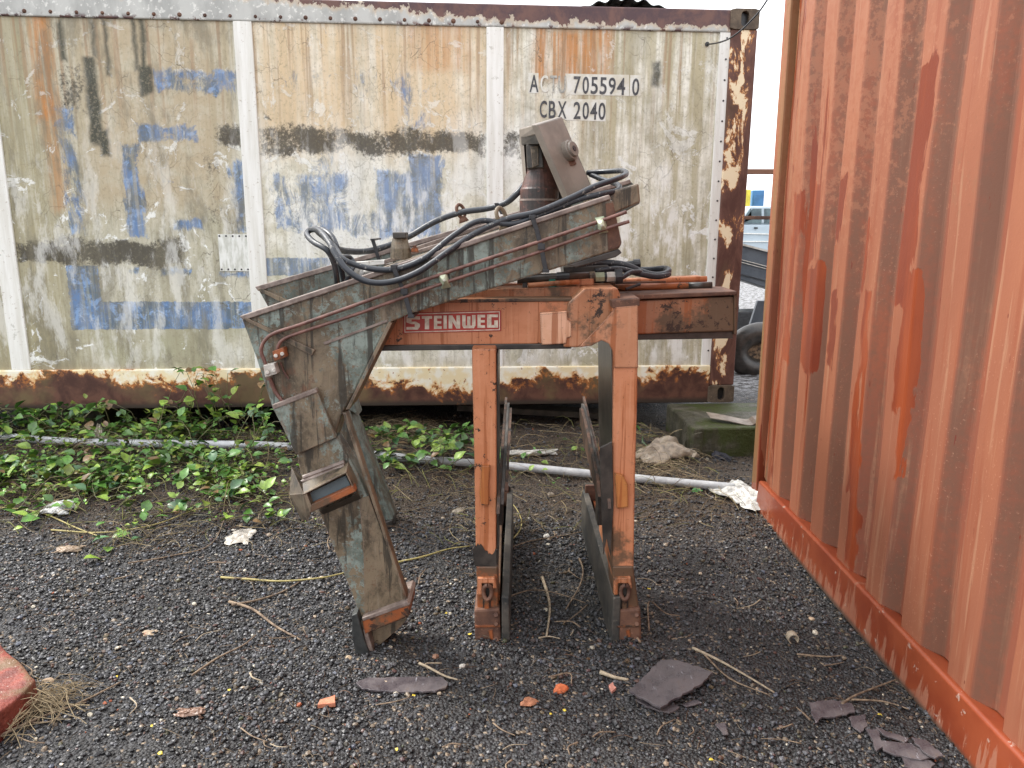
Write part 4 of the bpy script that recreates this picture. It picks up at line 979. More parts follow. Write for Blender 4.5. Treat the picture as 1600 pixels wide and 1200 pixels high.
for ch, x0, x1, ya in (('S', 635, 656, 0), ('T', 659, 675, 0), ('E', 678, 690, 0), ('I', 693, 698, 0), ('N', 701, 719, 0), ('W', 722, 743, 0), ('E', 746, 758, 0), ('G', 761, 778, 0)):
    rr = [[(x0 + (x1 - x0) * u, 494.5 - (x0 - 635) * .024 + 20.5 * v) for u, v in q] for q in GL[ch]]
    px_rects(rr, YO - .0058, .002).build('letter', M['cream'], np_)
# right beam with its top plate, rods and tubes
rb = part('right_beam', [(955, 472), (1148, 463), (1148, 518), (955, 524)], 2.66, .16, 'orange_dirty', .006)
b = MB(); b.pp([(950, 462), (1152, 455), (1152, 461), (950, 470)], 2.645, .20); sub(rb, 'top_plate', b, 'rust', .003)
b = MB(); b.pp([(955, 523), (1146, 517), (1146, 529), (955, 532)], 2.675, .14); sub(rb, 'lower_flange', b, 'oil', .003)
b = MB(); b.pp([(1147, 457), (1152, 456), (1152, 522), (1147, 523)], 2.655, .17); sub(rb, 'end_cap', b, 'orange_rust', .002)
for (x0, y0, x1, y1, Y, r, mk) in ((700, 450, 1104, 436, 2.98, .012, 'orange'), (930, 450, 1111, 446, 2.80, .0125, 'orange_rust'), (1075, 446.8, 1112, 446, 2.80, .0135, 'oil'), (905, 444, 1040, 441, 2.86, .006, 'rust'), (760, 458, 905, 452, 2.66, .009, 'orange')):
    b = MB(); b.tube([W(x0, y0, Y), W(x1, y1, Y)], r, 12); b.build('slide_tube', M[mk], cl_, 0, True)
b = MB(); b.pp([(948, 455), (958, 452), (962, 470), (950, 472)], 2.56, .3); b.build('beam_head', M['oil'], cl_, .003)
b = MB(); b.pp([(895, 441), (1102, 433), (1102, 446), (895, 452)], 3.02, .12); b.build('rear_beam', M['orange_dirty'], cl_, .004)
# valve, fittings and short hoses on top of the beam
b = MB(); b.tube([W(808, 436, 2.62), W(925, 432, 2.62)], .016, 14); vb = b.build('valve_body', M['oil'], cl_, 0, True)
for (x0, x1, r, mk) in ((921, 930, .019, 'arm_brown'), (929, 944, .017, 'clamp_green'), (944, 948, .012, 'black'), (948, 961, .018, 'galv'), (961, 972, .026, 'black'), (870, 890, .019, 'black')):
    b = MB(); b.tube([W(x0, 433 - (x0 - 925) * .02, 2.62), W(x1, 432.5 - (x1 - 925) * .02, 2.62)], r, 6 if mk in ('galv', 'clamp_green') else 14); sub_(vb, 'fitting', b, mk, .001)
b = MB(); b.pp([(858, 437), (868, 436), (870, 448), (864, 453), (857, 450)], 2.60, .03); b.build('green_tap', m_simple('green_plastic', (.01, .13, .10), (.02, .2, .15), 20, .35), cl_, .004)
b = MB(); b.tube([W(825, 446, 2.60), W(905, 440, 2.60)], .009, 10); b.build('thin_tube', M['orange'], cl_, 0, True)
b = MB(); b.pp([(899, 437), (928, 435), (928, 446), (899, 447)], 2.60, .03); b.build('thin_block', M['orange'], cl_, .003)
for (x, y0, y1) in ((820, 440, 460), (846, 438, 452), (908, 446, 462)):
    b = MB(); b.pp([(x - 4, y0), (x + 4, y0), (x + 3, y1), (x - 3, y1)], 2.61, .03); b.build('oily_bracket', M['oil'], cl_, .002)
hose('hose', [(905, 415, 2.72), (940, 411, 2.74), (975, 414, 2.74), (1000, 424, 2.74), (1022, 430, 2.74), (1040, 428, 2.76), (1044, 422, 2.80), (1036, 420, 2.86), (1010, 422, 2.9), (960, 420, 2.92), (910, 424, 2.9)], .0125)
hose('hose', [(930, 424, 2.66), (965, 420, 2.68), (1000, 428, 2.70), (1025, 432, 2.72), (1044, 429, 2.76), (1040, 424, 2.82)], .010)
hose('hose', [(968, 436, 2.62), (985, 426, 2.66), (1000, 424, 2.72), (970, 416, 2.80), (920, 420, 2.84)], .009)
b = MB(); b.tube([W(968, 416, 2.80), W(990, 413, 2.80)], .014, 12); b.tube([W(990, 413, 2.80), W(1000, 412, 2.80)], .018, 12); b.build('hose_coupling', M['black'], cl_, 0)
b = MB(); b.pp([(880, 418), (950, 414), (965, 440), (885, 446)], 2.70, .2); b.build('oily_manifold', M['oil'], cl_, .004)
b = MB(); b.tube([W(978, 452, 2.64), W(1000, 444, 2.66)], .005, 8); b.build('bent_pin', M['black'], cl_)

# ---- orange legs
def legbox(pts, Y, dep, mat, name, lab):
    o = part(name, pts, Y, dep, mat, .005); o['label'] = lab; return o
YL = 2.435
l1 = legbox([(737, 545), (775, 545), (776, 640), (776, 760), (775, 882), (744, 882), (741, 720)], YL, .42, 'orange', 'orange_leg', 'left orange leg below the name plate')
l2 = legbox([(958, 480), (997, 476), (996, 620), (992, 760), (990, 905), (957, 905), (957, 760), (958, 600)], YL, .42, 'orange', 'orange_leg', 'right orange leg with rust runs')
b = MB(); b.pp([(955, 470), (1000, 466), (1000, 478), (957, 482)], YL - .004, .2); sub(l2, 'leg_cap', b, 'rust', .003)
b = MB(); b.pp([(934, 527), (960, 486), (960, 545), (953, 534), (945, 529)], YL + .006, .02); b.pp([(934, 527), (960, 486), (960, 545), (953, 534), (945, 529)], YL + .38, .02); sub(l2, 'corner_gusset', b, 'orange_dirty', .003)
b = MB(); b.pp([(905, 543), (946, 500), (962, 480), (997, 477), (997, 575), (960, 575), (957, 548), (951, 537), (940, 532), (925, 540)], YL - .005, .012); sub(l2, 'shoulder_plate', b, 'orange_stained', .002)
# leg details: raised edges, side skins, welded lugs
for (lg_, x0, x1, ya, yb, side) in ((l1, 737, 775.5, 548, 880, 776), (l2, 957.5, 994, 484, 900, 958)):
    X_ = W(side, 700, YL).x
    b = MB(); s_ = 1 if lg_ is l1 else -1
    zt, z0 = W(side, ya + 6, YL).z, (.22 if lg_ is l1 else .40)
    xs_ = [W(side if lg_ is l1 else 958, yy_, YL).x for yy_ in (ya, 880)]
    b.add([(xs_[0] + s_ * .001, YL + .012, zt), (xs_[0] + s_ * .001, YL + .41, zt), (xs_[1] + s_ * .001, YL + .41, z0), (xs_[1] + s_ * .001, YL + .012, z0),
           (xs_[0] + s_ * .004, YL + .012, zt), (xs_[0] + s_ * .004, YL + .41, zt), (xs_[1] + s_ * .004, YL + .41, z0), (xs_[1] + s_ * .004, YL + .012, z0)], [[4, 5, 6, 7], [0, 1, 5, 4], [1, 2, 6, 5], [2, 3, 7, 6], [3, 0, 4, 7]])
    sub(lg_, 'dark_side_skin', b, 'oil')  # dark sheet over the inner side face of each leg
b = MB(); b.pp([(752, 728), (766, 728), (764, 760), (764, 790), (752, 790), (749, 772)], YL - .014, .016); sub(l1, 'lug', b, 'orange_lug', .003)
b = MB(); b.pp([(961, 740), (974, 743), (981, 757), (982, 793), (964, 795), (963, 770)], YL - .014, .016); sub(l2, 'lug', b, 'orange_lug', .003)
b = MB(); rs_ = random.Random(5); b.pp([(738 + 38 * q / 18, 858 - 9 * math.sin(q * .35) + rs_.uniform(-4, 4) * (q % 2)) for q in range(19)] + [(776, 885), (742, 885)], YL - .0035, .004); sub(l1, 'tar_smear', b, 'oil')
b = MB(); b.pp([(937, 700), (957, 690), (959, 790), (954, 870), (948, 842), (943, 868), (940, 800)], YL - .012, .010); sub(l2, 'tar_smear', b, 'oil', .002)
# feet
def oring(c, rw, rh, r=.007):
    return MB().tube([c + Vector((rw * math.sin(t), -.004 * math.cos(t * 2), rh * math.cos(t))) for t in np.linspace(0, 6.283, 25)], r, 8, cap=False)
def gfoot(lg_, dx, xa, xb, ybot, tilt):
    f = part('foot_casting', [(xa, 885), (xb, 885), (xb + 2 + tilt, 955), (xa + 2, 955)], YL - .006, .14, 'orange_rust', .006, lg_)
    cx = (xa + xb) / 2 + tilt * .3
    b = MB(); b.pp([(xa + 2, 904), (xb - 4, 903), (xb - 2, 920), (xb - 8, 920), (xb - 8, 912), (xa + 9, 912), (xa + 9, 930), (xa + 2, 930)], YL - .022, .018); sub_(f, 'slot_frame', b, 'orange', .003)
    b = MB(); b.pp([(cx - 6, 908), (cx + 6, 908), (cx + 6, 958), (cx - 6, 958)], YL - .010, .006); sub_(f, 'slot', b, 'oil')
    c = W(cx + 1, 925, YL - .022); sub_(f, 'link', oring(c, .014, .026, .0075), 'rust', 0, True)
    b = MB(); b.pp([(cx - 4, 935), (cx + 4, 935), (cx + 4, 958), (cx - 4, 958)], YL - .016, .008); sub_(f, 'tongue', b, 'orange_rust', .001)
    bl = part('toe_block', [(xa - 2 + tilt, 953), (xb + 4 + tilt, 951), (xb + 6 + tilt, ybot - 6), (xb + 2 + tilt, ybot), (xa + 3 + tilt, ybot + 1), (xa - 1 + tilt, ybot - 8)], YL - .022, .17, 'rust', .008, f)
    bl2 = MB(); bl2.pp([(xa - 1 + tilt, 978), (xb + 4 + tilt, 977), (xb + 5 + tilt, 980), (xa - 1 + tilt, 981)], YL - .026, .02); sub_(f, 'weld_seam', bl2, 'orange_rust', .001)
    for (x, y, r) in ((xb - 2 + tilt, 961, .009), (xb - 2 + tilt, 975, .009), (xb - 2 + tilt, 1000, .013)):
        b = MB(); b.cyl(W(x, y, YL - .020), W(x, y, YL - .030), r, r * .8, 12); sub_(f, 'bolt', b, 'rust', .001)
    b = MB(); b.pp([(cx + 2, 985), (cx + 9, 983), (cx + 11, 1002), (cx + 6, 1004)], YL - .024, .006); sub_(f, 'paint_scab', b, 'orange_rust', .001)
gfoot(l1, 0, 744, 778, 1010, -1)
gfoot(l2, 0, 957, 990, 1010, 7)
# ---- jaws: long pads running back from each leg
def jaw(side, x_low, x_up, nm):
    s_ = side; o_ = None
    b = MB(); b.prism([(x_low, 2.41, .0), (x_low + .030 * s_, 2.41, .0), (x_low + .026 * s_, 2.41, .185), (x_low, 2.41, .19)] if s_ > 0 else [(x_low + .03 * s_, 2.41, 0), (x_low, 2.41, 0), (x_low, 2.41, .19), (x_low + .026 * s_, 2.41, .185)], (.014 * s_, 1.04, .01))
    j = b.build('lower_pad', M['pad'], cl_, .004); j['label'] = nm
    b = MB()
    x2 = x_low - .022 * s_
    b.box(min(x2, x2 + .016 * s_), 2.47, .01, max(x2, x2 + .016 * s_), 3.42, .16); sub_(j, 'backing_plate', b, 'orange_rust', .003)
    x3 = x_low + .03 * s_
    b = MB(); b.box(min(x_low - .03 * s_, x3), 3.42, .0, max(x_low - .03 * s_, x3), 3.47, .225); sub_(j, 'end_block', b, 'oil', .005)
    b = MB(); b.box(min(x_low - .032 * s_, x3), 3.40, .13, max(x_low - .032 * s_, x3 - .01 * s_), 3.418, .235); sub_(j, 'end_cap', b, 'rust', .004)
    for k in range(3):
        b = MB(); xo = x_up + s_ * k * .012; rr_ = random.Random(k * 7 + (s_ > 0))
        lo_ = []; up_ = []
        y0_ = 2.405 + .05 * k; y1_ = 3.44 - .06 * k; nj = 16
        for q in range(nj + 1):
            t = q / nj; zz = .455 + .07 * t + .012 * k
            lo_.append((y0_ + (y1_ - y0_) * t, zz + rr_.uniform(-.018, .008) + (.05 * (1 - t) ** 8)))
            up_.append((y0_ + .02 + (y1_ - y0_ - .02) * t, zz + .085 + .04 * t + rr_.uniform(-.006, .004) - (.05 * t ** 10) * k * .5))
        poly = lo_ + up_[::-1]; vs = []; fs = []
        for (yy_, zz_) in poly:
            xx = xo + .012 * (yy_ - 2.4) + s_ * .05 * (zz_ - .5); vs += [(xx, yy_, zz_), (xx + .0105 * s_, yy_, zz_)] if s_ > 0 else [(xx - .0105, yy_, zz_), (xx, yy_, zz_)]
        npl = nj + 1; N2 = len(poly)
        for q in range(nj):
            a0, a1, b1, b0 = q, q + 1, N2 - 2 - q, N2 - 1 - q
            fs += [[2 * a0, 2 * a1, 2 * b1, 2 * b0], [2 * b0 + 1, 2 * b1 + 1, 2 * a1 + 1, 2 * a0 + 1]]
        for q in range(N2): fs.append([2 * q, 2 * q + 1, 2 * ((q + 1) % N2) + 1, 2 * ((q + 1) % N2)])
        b.add(vs, fs); b.build('upper_pad_strip', M['blade'] if k != 1 else M['laminate'], cl_)
    b = MB(); b.box(x_up - .02, 2.62, .36, x_up + .02, 2.70, .56); b.build('pad_hinge', M['oil'], cl_, .004)
jaw(1, -.036, -.052, 'lower rubber pad of the left leg')
jaw(-1, .372, .330, 'lower rubber pad of the right leg')

# ------------------------------------------------------------------ things lying about
# grey pipe along the back
pp = thing('grey_pipe', GG(785, 727), 'long pale grey plastic pipe lying on the ground behind the clamp', 'pipe')
pts = [GG(-120, 668, .035), GG(0, 681, .035), GG(110, 690, .04), GG(300, 694, .04), GG(440, 697, .035), GG(640, 716, .03), GG(785, 727, .03), GG(1000, 748, .03), GG(1150, 762, .03)]
b = MB(); b.tube(spline(pts, 6), .0225, 16); pb = b.build('pipe_run', m_simple('pale_grey_plastic_pipe', (.38, .39, .40), (.52, .53, .53), 20, .45), pp, 0, True)
q = GG(893, 738, .03); b = MB(); b.tube([q + Vector((-.004, .001, 0)), q + Vector((.004, -.001, 0))], .0245, 16); b.build('joint', M['oil'], pp)

# concrete block under the container corner
cb = thing('concrete_block', (1.25, 4.5, .05), 'mossy concrete block under the right corner of the stained container', 'concrete block')
def m_conc():
    m = Mat('mossy_concrete'); x, y, z = m.xyz(); n = m.noise(9, 6, .68); g = m.noise(3.5, 5, .6)
    col = m.mix(m.mr(n, .35, .65), (.045, .042, .028), (.12, .11, .082)); col = m.mix(m.mr(g, .42, .56), col, (.05, .062, .014))
    col = m.mix(m.mr(m.noise(1, 4, vs=(22, 22, 2)), .52, .62) * .7, col, (.06, .055, .03)); 
    return m.done(col, .6, 0, m.bump(n + m.noise(45, 5, .75) * .5, 1, .02), .3)
M['conc'] = m_conc()
zt = .245; p1 = W(1082, 667, 4.36); 
b = MB(); b.prism([(1.06, 4.36, 0.0), (1.75, 4.40, 0.0), (1.75, 4.40, zt), (1.06, 4.36, zt)], (-.03, .62, 0)); bm_ = b.build('block_body', M['conc'], cb, .012)
b = MB(); b.prism([(1.055, 4.352, .02), (1.13, 4.35, .02), (1.12, 4.352, zt - .02), (1.07, 4.354, zt - .03)], (0, .01, 0)); b.build('broken_edge', M['conc'], cb, .006)
# debris under container (left block)
tag(MB().box(-3.2, 4.9, 0, -2.7, 5.5, .24).build('concrete_block', M['conc'], None, .012), 'dark concrete block in the shade under the left part of the stained container', 'concrete block')
b = MB(); b.prism([(-.4, 5.35, .10), (.75, 5.15, .085), (.76, 5.17, .12), (-.39, 5.37, .14)], (0, .15, 0)); tag(b.build('timber_plank', m_simple('old_dark_timber', (.05, .04, .03), (.10, .08, .06), 8, .8), None, .004), 'old dark plank lying in the shade under the stained container', 'plank')
# scrap strip lying on the block
b = MB(); Pp = spline([(1.20, 4.50, zt + .03), (1.30, 4.46, zt + .02), (1.42, 4.42, zt + .004), (1.48, 4.43, zt + .025), (1.62, 4.45, zt + .012), (1.74, 4.46, zt + .012)], 4)
vs = []; 
for p in Pp: vs += [p, p + Vector((0, .10, .01)), p + Vector((0, .10, .006)), p - Vector((0, 0, .004))]
fs = []
for k in range(len(Pp) - 1):
    a_ = 4 * k
    for q in range(4): fs.append([a_ + q, a_ + (q + 1) % 4, a_ + 4 + (q + 1) % 4, a_ + 4 + q])
b.add(vs, fs + [[3, 2, 1, 0], [len(vs) - 4, len(vs) - 3, len(vs) - 2, len(vs) - 1]]); tag(b.build('metal_strip', m_simple('bent_scrap', (.16, .12, .09), (.30, .25, .2), 12, .5), None), 'bent brown metal strip lying on the mossy concrete block', 'scrap metal')

# slates
def slab(name, poly, th, lab, cat, mat, group=None, dz=.006, tilt=(0, 0)):
    c = GG(sum(p[0] for p in poly) / len(poly), sum(p[1] for p in poly) / len(poly), dz)
    pts = []
    for (x, y) in poly:
        g = G(x, y, c.z + th); pts.append(Vector((g.x, g.y, c.z + th + (g.x - c.x) * tilt[0] + (g.y - c.y) * tilt[1])))
    dense = []
    for i_ in range(len(pts)):
        a_, b_ = pts[i_], pts[(i_ + 1) % len(pts)]; nseg = max(1, int((b_ - a_).length / .013))
        for k in range(nseg):
            p = a_.lerp(b_, k / nseg)
            if k: p = p + Vector((random.uniform(-.004, .004), random.uniform(-.004, .004), 0))
            dense.append(p)
    mb = MB(); mb.prism(dense, (0, 0, -th)); mb.v = [(v[0] - c.x, v[1] - c.y, v[2] - c.z) for v in mb.v]
    o = mb.build(name, mat if not isinstance(mat, str) else M[mat], None, .0012); o.location = c; return tag(o, lab, cat, group)
slab('slate', [(556, 1066), (575, 1058), (690, 1057), (700, 1066), (697, 1074), (680, 1080), (620, 1080), (566, 1076)], .007, 'long narrow purple slate lying in front of the grey foot', 'slate', 'slate', dz=.010)
slab('slate', [(992, 1092), (1030, 1084), (1062, 1104), (1046, 1113), (1010, 1104)], .006, 'broken slate peeping out beneath the large square slate', 'slate', 'slate', dz=.004)
slab('slate', [(982, 1078), (1033, 1029), (1060, 1031), (1114, 1051), (1098, 1068), (1032, 1106)], .008, 'large square purple slate in front of the right orange leg', 'slate', 'slate', dz=.018, tilt=(.02, -.02))
slab('slate', [(1066, 1100), (1090, 1093), (1097, 1098), (1072, 1104)], .004, 'small slate sliver beside the large square slate', 'slate', 'slate')
slab('slate', [(1117, 1131), (1133, 1128), (1138, 1147), (1130, 1148)], .004, 'tiny triangular slate between the large slate and the slate heap', 'slate', 'slate')
slab('slate', [(1264, 1097), (1300, 1093), (1330, 1098), (1336, 1112), (1310, 1118), (1285, 1120), (1273, 1130)], .006, 'jagged thin slate nearest the orange container rail', 'slate', 'slate', dz=.010)
slab('slate', [(1326, 1120), (1352, 1115), (1356, 1134), (1345, 1144), (1330, 1132)], .005, 'small pale slate chip left of the slate heap', 'slate', 'slate')
for i_, (poly, lab, dz) in enumerate((([(1352, 1137), (1372, 1139), (1382, 1165), (1370, 1172)], 'upright-looking slate piece at the left of the slate heap', .014), ([(1368, 1136), (1420, 1152), (1414, 1160), (1380, 1148)], 'narrow slate strip at the back of the slate heap', .010),
        ([(1376, 1157), (1424, 1162), (1455, 1182), (1440, 1186), (1400, 1178), (1380, 1170)], 'wide slate in the middle of the slate heap', .016), ([(1424, 1152), (1448, 1156), (1475, 1180), (1462, 1184), (1440, 1172)], 'tilted slate at the right of the slate heap', .018),
        ([(1408, 1180), (1430, 1178), (1462, 1194), (1440, 1206), (1412, 1196)], 'lowest slate at the front of the slate heap', .010))):
    slab('slate', poly, .006, lab, 'slate', 'slate', dz=dz, tilt=(random.uniform(-.05, .05), random.uniform(-.05, .1)))

def rock(name, px, py, size, col, lab, cat, sq=(1, 1, .7), group=None, jag=.25, sub=2, lift=.3, rough=.75):
    bm = bmesh.new(); bmesh.ops.create_icosphere(bm, subdivisions=sub, radius=1); s0 = random.random() * 100
    for v in bm.verts:
        c = v.co; k = 1 + jag * (math.sin(c.x * 3.1 + s0) * math.sin(c.y * 2.7 + s0 * 1.3) + .6 * math.sin(c.z * 5 + c.x * 4 + s0) * math.sin(c.y * 6 + s0)) + random.uniform(-.05, .05)
        v.co = Vector((c.x * sq[0], c.y * sq[1], c.z * sq[2])) * size * k
    me = bpy.data.meshes.new(name); bm.to_mesh(me); bm.free(); o = bpy.data.objects.new(name, me); COL.objects.link(o)
    p = GG(px, py); o.location = p + Vector((0, 0, size * sq[2] * lift)); o.rotation_euler = (0, 0, random.random() * 6)
    m_ = Mat(name + '_stone'); n_ = m_.noise(1.2 / size, 5, .65); me.materials.append(m_.done(m_.mix(m_.mr(n_, .35, .65), tuple(c * .6 for c in col), col), rough, 0, m_.bump(n_, .4, size * .2), .4))
    return tag(o, lab, cat, group)
slab('brick_shard', [(496, 1101), (500, 1093), (524, 1085), (524, 1098)], .014, 'pale orange brick shard left of the long slate', 'brick shard', m_simple('terracotta', (.42, .15, .08), (.55, .22, .13), 60, .8))
rock('brick_pebble', 876, 1079, .019, (.62, .16, .06), 'round bright orange brick pebble in front of the two orange legs', 'brick pebble', (1.3, 1, .8), jag=.12)
slab('brick_shard', [(951, 1070), (958, 1065), (963, 1074), (956, 1080)], .010, 'small pink brick chip left of the large square slate', 'brick shard', m_simple('pink_brick', (.40, .17, .13), (.55, .25, .19), 60, .8))
rock('stone', 826, 1099, .018, (.40, .17, .09), 'rough brownish orange stone left of the orange pebble', 'stone', (1.3, 1, .6), jag=.4)
rock('stone', 545, 1030, .013, (.50, .38, .25), 'cream pebble beside the black grey-arm foot', 'stone')
rock('stone', 234, 990, .022, (.42, .32, .22), 'broken beige stone in the open gravel on the left', 'stone', (1.4, 1, .35), jag=.45)
rock('stone', 680, 1027, .012, (.36, .20, .13), 'reddish pebble between grey foot and left orange foot', 'stone')
rock('stone', 722, 1042, .011, (.65, .62, .55), 'white pebble below the left orange foot', 'stone')
rock('stone', 854, 839, .016, (.75, .73, .66), 'bright white pebble on the gravel between the orange legs', 'stone', (1.1, 1, .7), jag=.1)
rock('stone', 716, 800, .026, (.28, .24, .19), 'flat beige stone right of the grey lower leg', 'stone', (1.3, 1, .5))
rock('stone', 861, 774, .018, (.24, .20, .16), 'brown pebble just behind the gap of the orange legs', 'stone')
rock('stone', 277, 800, .020, (.60, .38, .22), 'round peach coloured stone at the edge of the bramble patch', 'stone', (1, 1, .9), jag=.08)
rock('stone', 75, 1066, .014, (.42, .30, .2), 'rounded tan pebble beside the red painted brick', 'stone', (1.4, 1, .7), jag=.1)
rock('stone', 1268, 968, .010, (.50, .36, .24), 'tan pebble near the orange container rail', 'stone')
rock('stone', 1125, 716, .05, (.035, .035, .045), 'black lump at the foot of the mossy concrete block', 'stone', (1.3, .8, .6), jag=.35)
# red painted brick at the left frame edge
rbk = thing('painted_brick', GG(5, 1120), 'large red painted moss-stained masonry block at the lower left edge', 'masonry block')
def m_brick():
    m = Mat('red_painted_masonry'); n = m.noise(14, 6, .7); g = m.noise(5, 5, .6)
    col = m.mix(m.mr(n, .35, .65), (.12, .022, .015), (.26, .06, .04)); col = m.mix(m.mr(g, .57, .66) * .8, col, (.15, .10, .05)); col = m.mix(m.mr(m.noise(40, 5, .7), .62, .66), col, (.4, .3, .25))
    return m.done(col, .55, 0, m.bump(n + m.noise(60, 4, .7), .8, .006), .4)
bm = bmesh.new()
P4 = [G(56, 1058, .10), G(-14, 988, .10), G(-190, 1050, .10), G(-60, 1160, .10)]
b = MB(); b.prism([p - Vector((0, 0, .01)) for p in P4], (.0, .0, -.10)); o = b.build('brick_body', m_brick(), rbk)
bm.from_mesh(o.data); bmesh.ops.subdivide_edges(bm, edges=bm.edges[:], cuts=9, use_grid_fill=True)
for v in bm.verts:
    c = v.co; v.co += Vector((math.sin(c.y * 40 + c.z * 31), math.sin(c.x * 37 + c.z * 23), math.sin(c.x * 29 + c.y * 33))) * .0022 + Vector([random.uniform(-.001, .001) for _ in range(3)])
bm.to_mesh(o.data); bm.free(); bv = o.modifiers.new('bevel', 'BEVEL'); bv.width = .004; bv.limit_method = 'ANGLE'; bv.angle_limit = R(40)
for p in o.data.polygons: p.use_smooth = True

# plastic sheets: crumpled cloth-like meshes
def crumple(name, px, py, sx, sy, hgt, col, lab, seed, rot=0, rough=.35, alpha=None, nn=34, k=9, trans=None, dz=0):
    r = np.random.default_rng(seed); p = GG(px, py, dz); vs = []; 
    ph = r.random((8, 3)) * 6.28; fr = r.normal(size=(8, 2)) * k
    for i_ in range(nn):
        for j_ in range(nn):
            u, v = i_ / (nn - 1) - .5, j_ / (nn - 1) - .5
            h = sum(abs(math.sin(fr[q, 0] * u + fr[q, 1] * v + ph[q, 0])) / (1 + q * .6) for q in range(8)) / 3.2
            edge = max(0, 1 - (max(abs(u), abs(v)) * 2) ** 3)
            du = .10 * math.sin(v * 9 + ph[0, 1]) + .05 * math.sin(v * 23 + ph[1, 1]); dv = .10 * math.sin(u * 8 + ph[0, 2]) + .05 * math.sin(u * 21 + ph[2, 2])
            x = (u * (1 + dv * 1.5) + du * .6) * sx; y = (v * (1 + du * 1.5) + dv * .6) * sy
            x, y = x * math.cos(rot) - y * math.sin(rot), x * math.sin(rot) + y * math.cos(rot)
            gz = float(ground_h(p.x + x, p.y + y)) - float(ground_h(p.x, p.y))
            vs.append((x, y, gz + .008 + hgt * (h * (.25 + .75 * edge))))
    fs = [(i_ * nn + j_, (i_ + 1) * nn + j_, (i_ + 1) * nn + j_ + 1, i_ * nn + j_ + 1) for i_ in range(nn - 1) for j_ in range(nn - 1)]
    me = bpy.data.meshes.new(name); me.from_pydata(vs, [], fs); m_ = Mat(name + '_film'); n_ = m_.noise(24, 5, .7)
    me.materials.append(m_.done(m_.mix(m_.mr(n_, .4, .62), col, tuple(c * .6 for c in col)), rough, 0, m_.bump(n_, .5, .004), .5, alpha=alpha, trans=trans))
    o = bpy.data.objects.new(name, me); COL.objects.link(o); o.location = p; sdm = o.modifiers.new('thick', 'SOLIDIFY'); sdm.thickness = .0012
    return tag(o, lab, cat='plastic sheet')
crumple('plastic_sheet', 1165, 782, .16, .34, .07, (.62, .61, .57), 'crumpled white plastic by the far end of the orange container rail', 3, rot=.5)
crumple('plastic_sheet', 1035, 716, .36, .22, .13, (.38, .31, .23), 'crumpled beige plastic sheet in front of the concrete block', 41, alpha=.85, k=5, rot=.3)
crumple('plastic_scrap', 92, 800, .16, .10, .05, (.70, .70, .68), 'small white plastic scrap at the front edge of the brambles', 8)
crumple('plastic_scrap', 378, 842, .12, .13, .015, (.48, .44, .38), 'flat greyish paper scrap on gravel below the brambles', 12)
crumple('plastic_strip', 158, 690, .07, .26, .11, (.42, .38, .30), 'dirty pale plastic strip hanging among the brambles', 15, rot=.4)
crumple('plastic_scrap', 830, 712, .26, .08, .03, (.62, .60, .54), 'flat white plastic scrap on the soil between the orange legs', 21)
crumple('leaf_litter', 105, 862, .10, .06, .012, (.28, .20, .13), 'dry brown leaf on gravel left of the bramble edge', 24)['category'] = 'dry leaf'
crumple('leaf_litter', 300, 1117, .09, .04, .012, (.20, .11, .07), 'curled dry brown leaf in the lower left gravel', 27)['category'] = 'dry leaf'
# bark curl
c = GG(1238, 996, .02); b = MB(); ring = []
n_ = 18
for k in range(n_):
    t = -.7 + 5.0 * k / (n_ - 1)
    for r_, y_ in ((.016, -.014), (.016, .014), (.019, .014), (.019, -.014)): ring.append(c + Vector((r_ * math.cos(t), y_, r_ * math.sin(t))))
fs = [[4 * k + q, 4 * k + (q + 1) % 4, 4 * k + 4 + (q + 1) % 4, 4 * k + 4 + q] for k in range(n_ - 1) for q in range(4)] + [[3, 2, 1, 0], [4 * n_ - 4, 4 * n_ - 3, 4 * n_ - 2, 4 * n_ - 1]]
b.add(ring, fs); tag(b.build('bark_curl', m_simple('tan_bark', (.30, .24, .17), (.42, .36, .27), 30, .7), None), 'small curled piece of tan bark near the orange container rail', 'bark')

# twigs
def twig(pts, r, lab, group=None, mat='wood', dz=.010):
    P_ = [GG(x, y, dz + random.uniform(0, .006)) for x, y in pts]; c = P_[0].copy(); path = spline([p - c for p in P_], 5); n = len(path)
    mb = MB(); mb.tube(path, [r * (1.15 - .6 * i_ / n) for i_ in range(n)], 7); o = mb.build('twig', M[mat], None, 0, True); o.location = c; return tag(o, lab, 'twig', group)
M['wood_pale'] = m_simple('pale_peeled_twig', (.22, .17, .115), (.38, .31, .215), 40, .8)
M['stalk'] = m_simple('yellow_green_stalk', (.26, .22, .07), (.40, .33, .13), 30, .6)
twig([(847, 902), (856, 930), (859, 955), (854, 994)], .0062, 'thick pale stick lying upright between the two orange feet', mat='wood_pale')
twig([(905, 873), (911, 890), (906, 915), (884, 952)], .0042, 'bent brown stick left of the right orange leg')
twig([(786, 935), (830, 922), (870, 927), (915, 942)], .0026, 'long thin curved twig crossing the thick pale stick')
twig([(918, 945), (898, 962), (880, 974)], .0024, 'short forked twig left of the right orange foot')
twig([(1014, 985), (1014, 940), (1040, 958), (1062, 962)], .003, 'bent twig right of the right orange foot')
twig([(1082, 1012), (1120, 1030), (1160, 1052), (1210, 1082)], .0045, 'long straw-coloured twig behind the large square slate', mat='wood_pale')
twig([(1100, 1022), (1140, 1060), (1200, 1085)], .003, 'thin dark twig right of the large square slate')
twig([(938, 1050), (960, 1058), (982, 1062)], .0065, 'splintered pale wood chip left of the large square slate', mat='wood_pale')
twig([(857, 1058), (890, 1052), (893, 1068)], .0028, 'small angled twig above the orange pebble')
twig([(690, 1036), (665, 1037), (672, 1045)], .0026, 'hooked pale twig behind the long slate', mat='wood_pale')
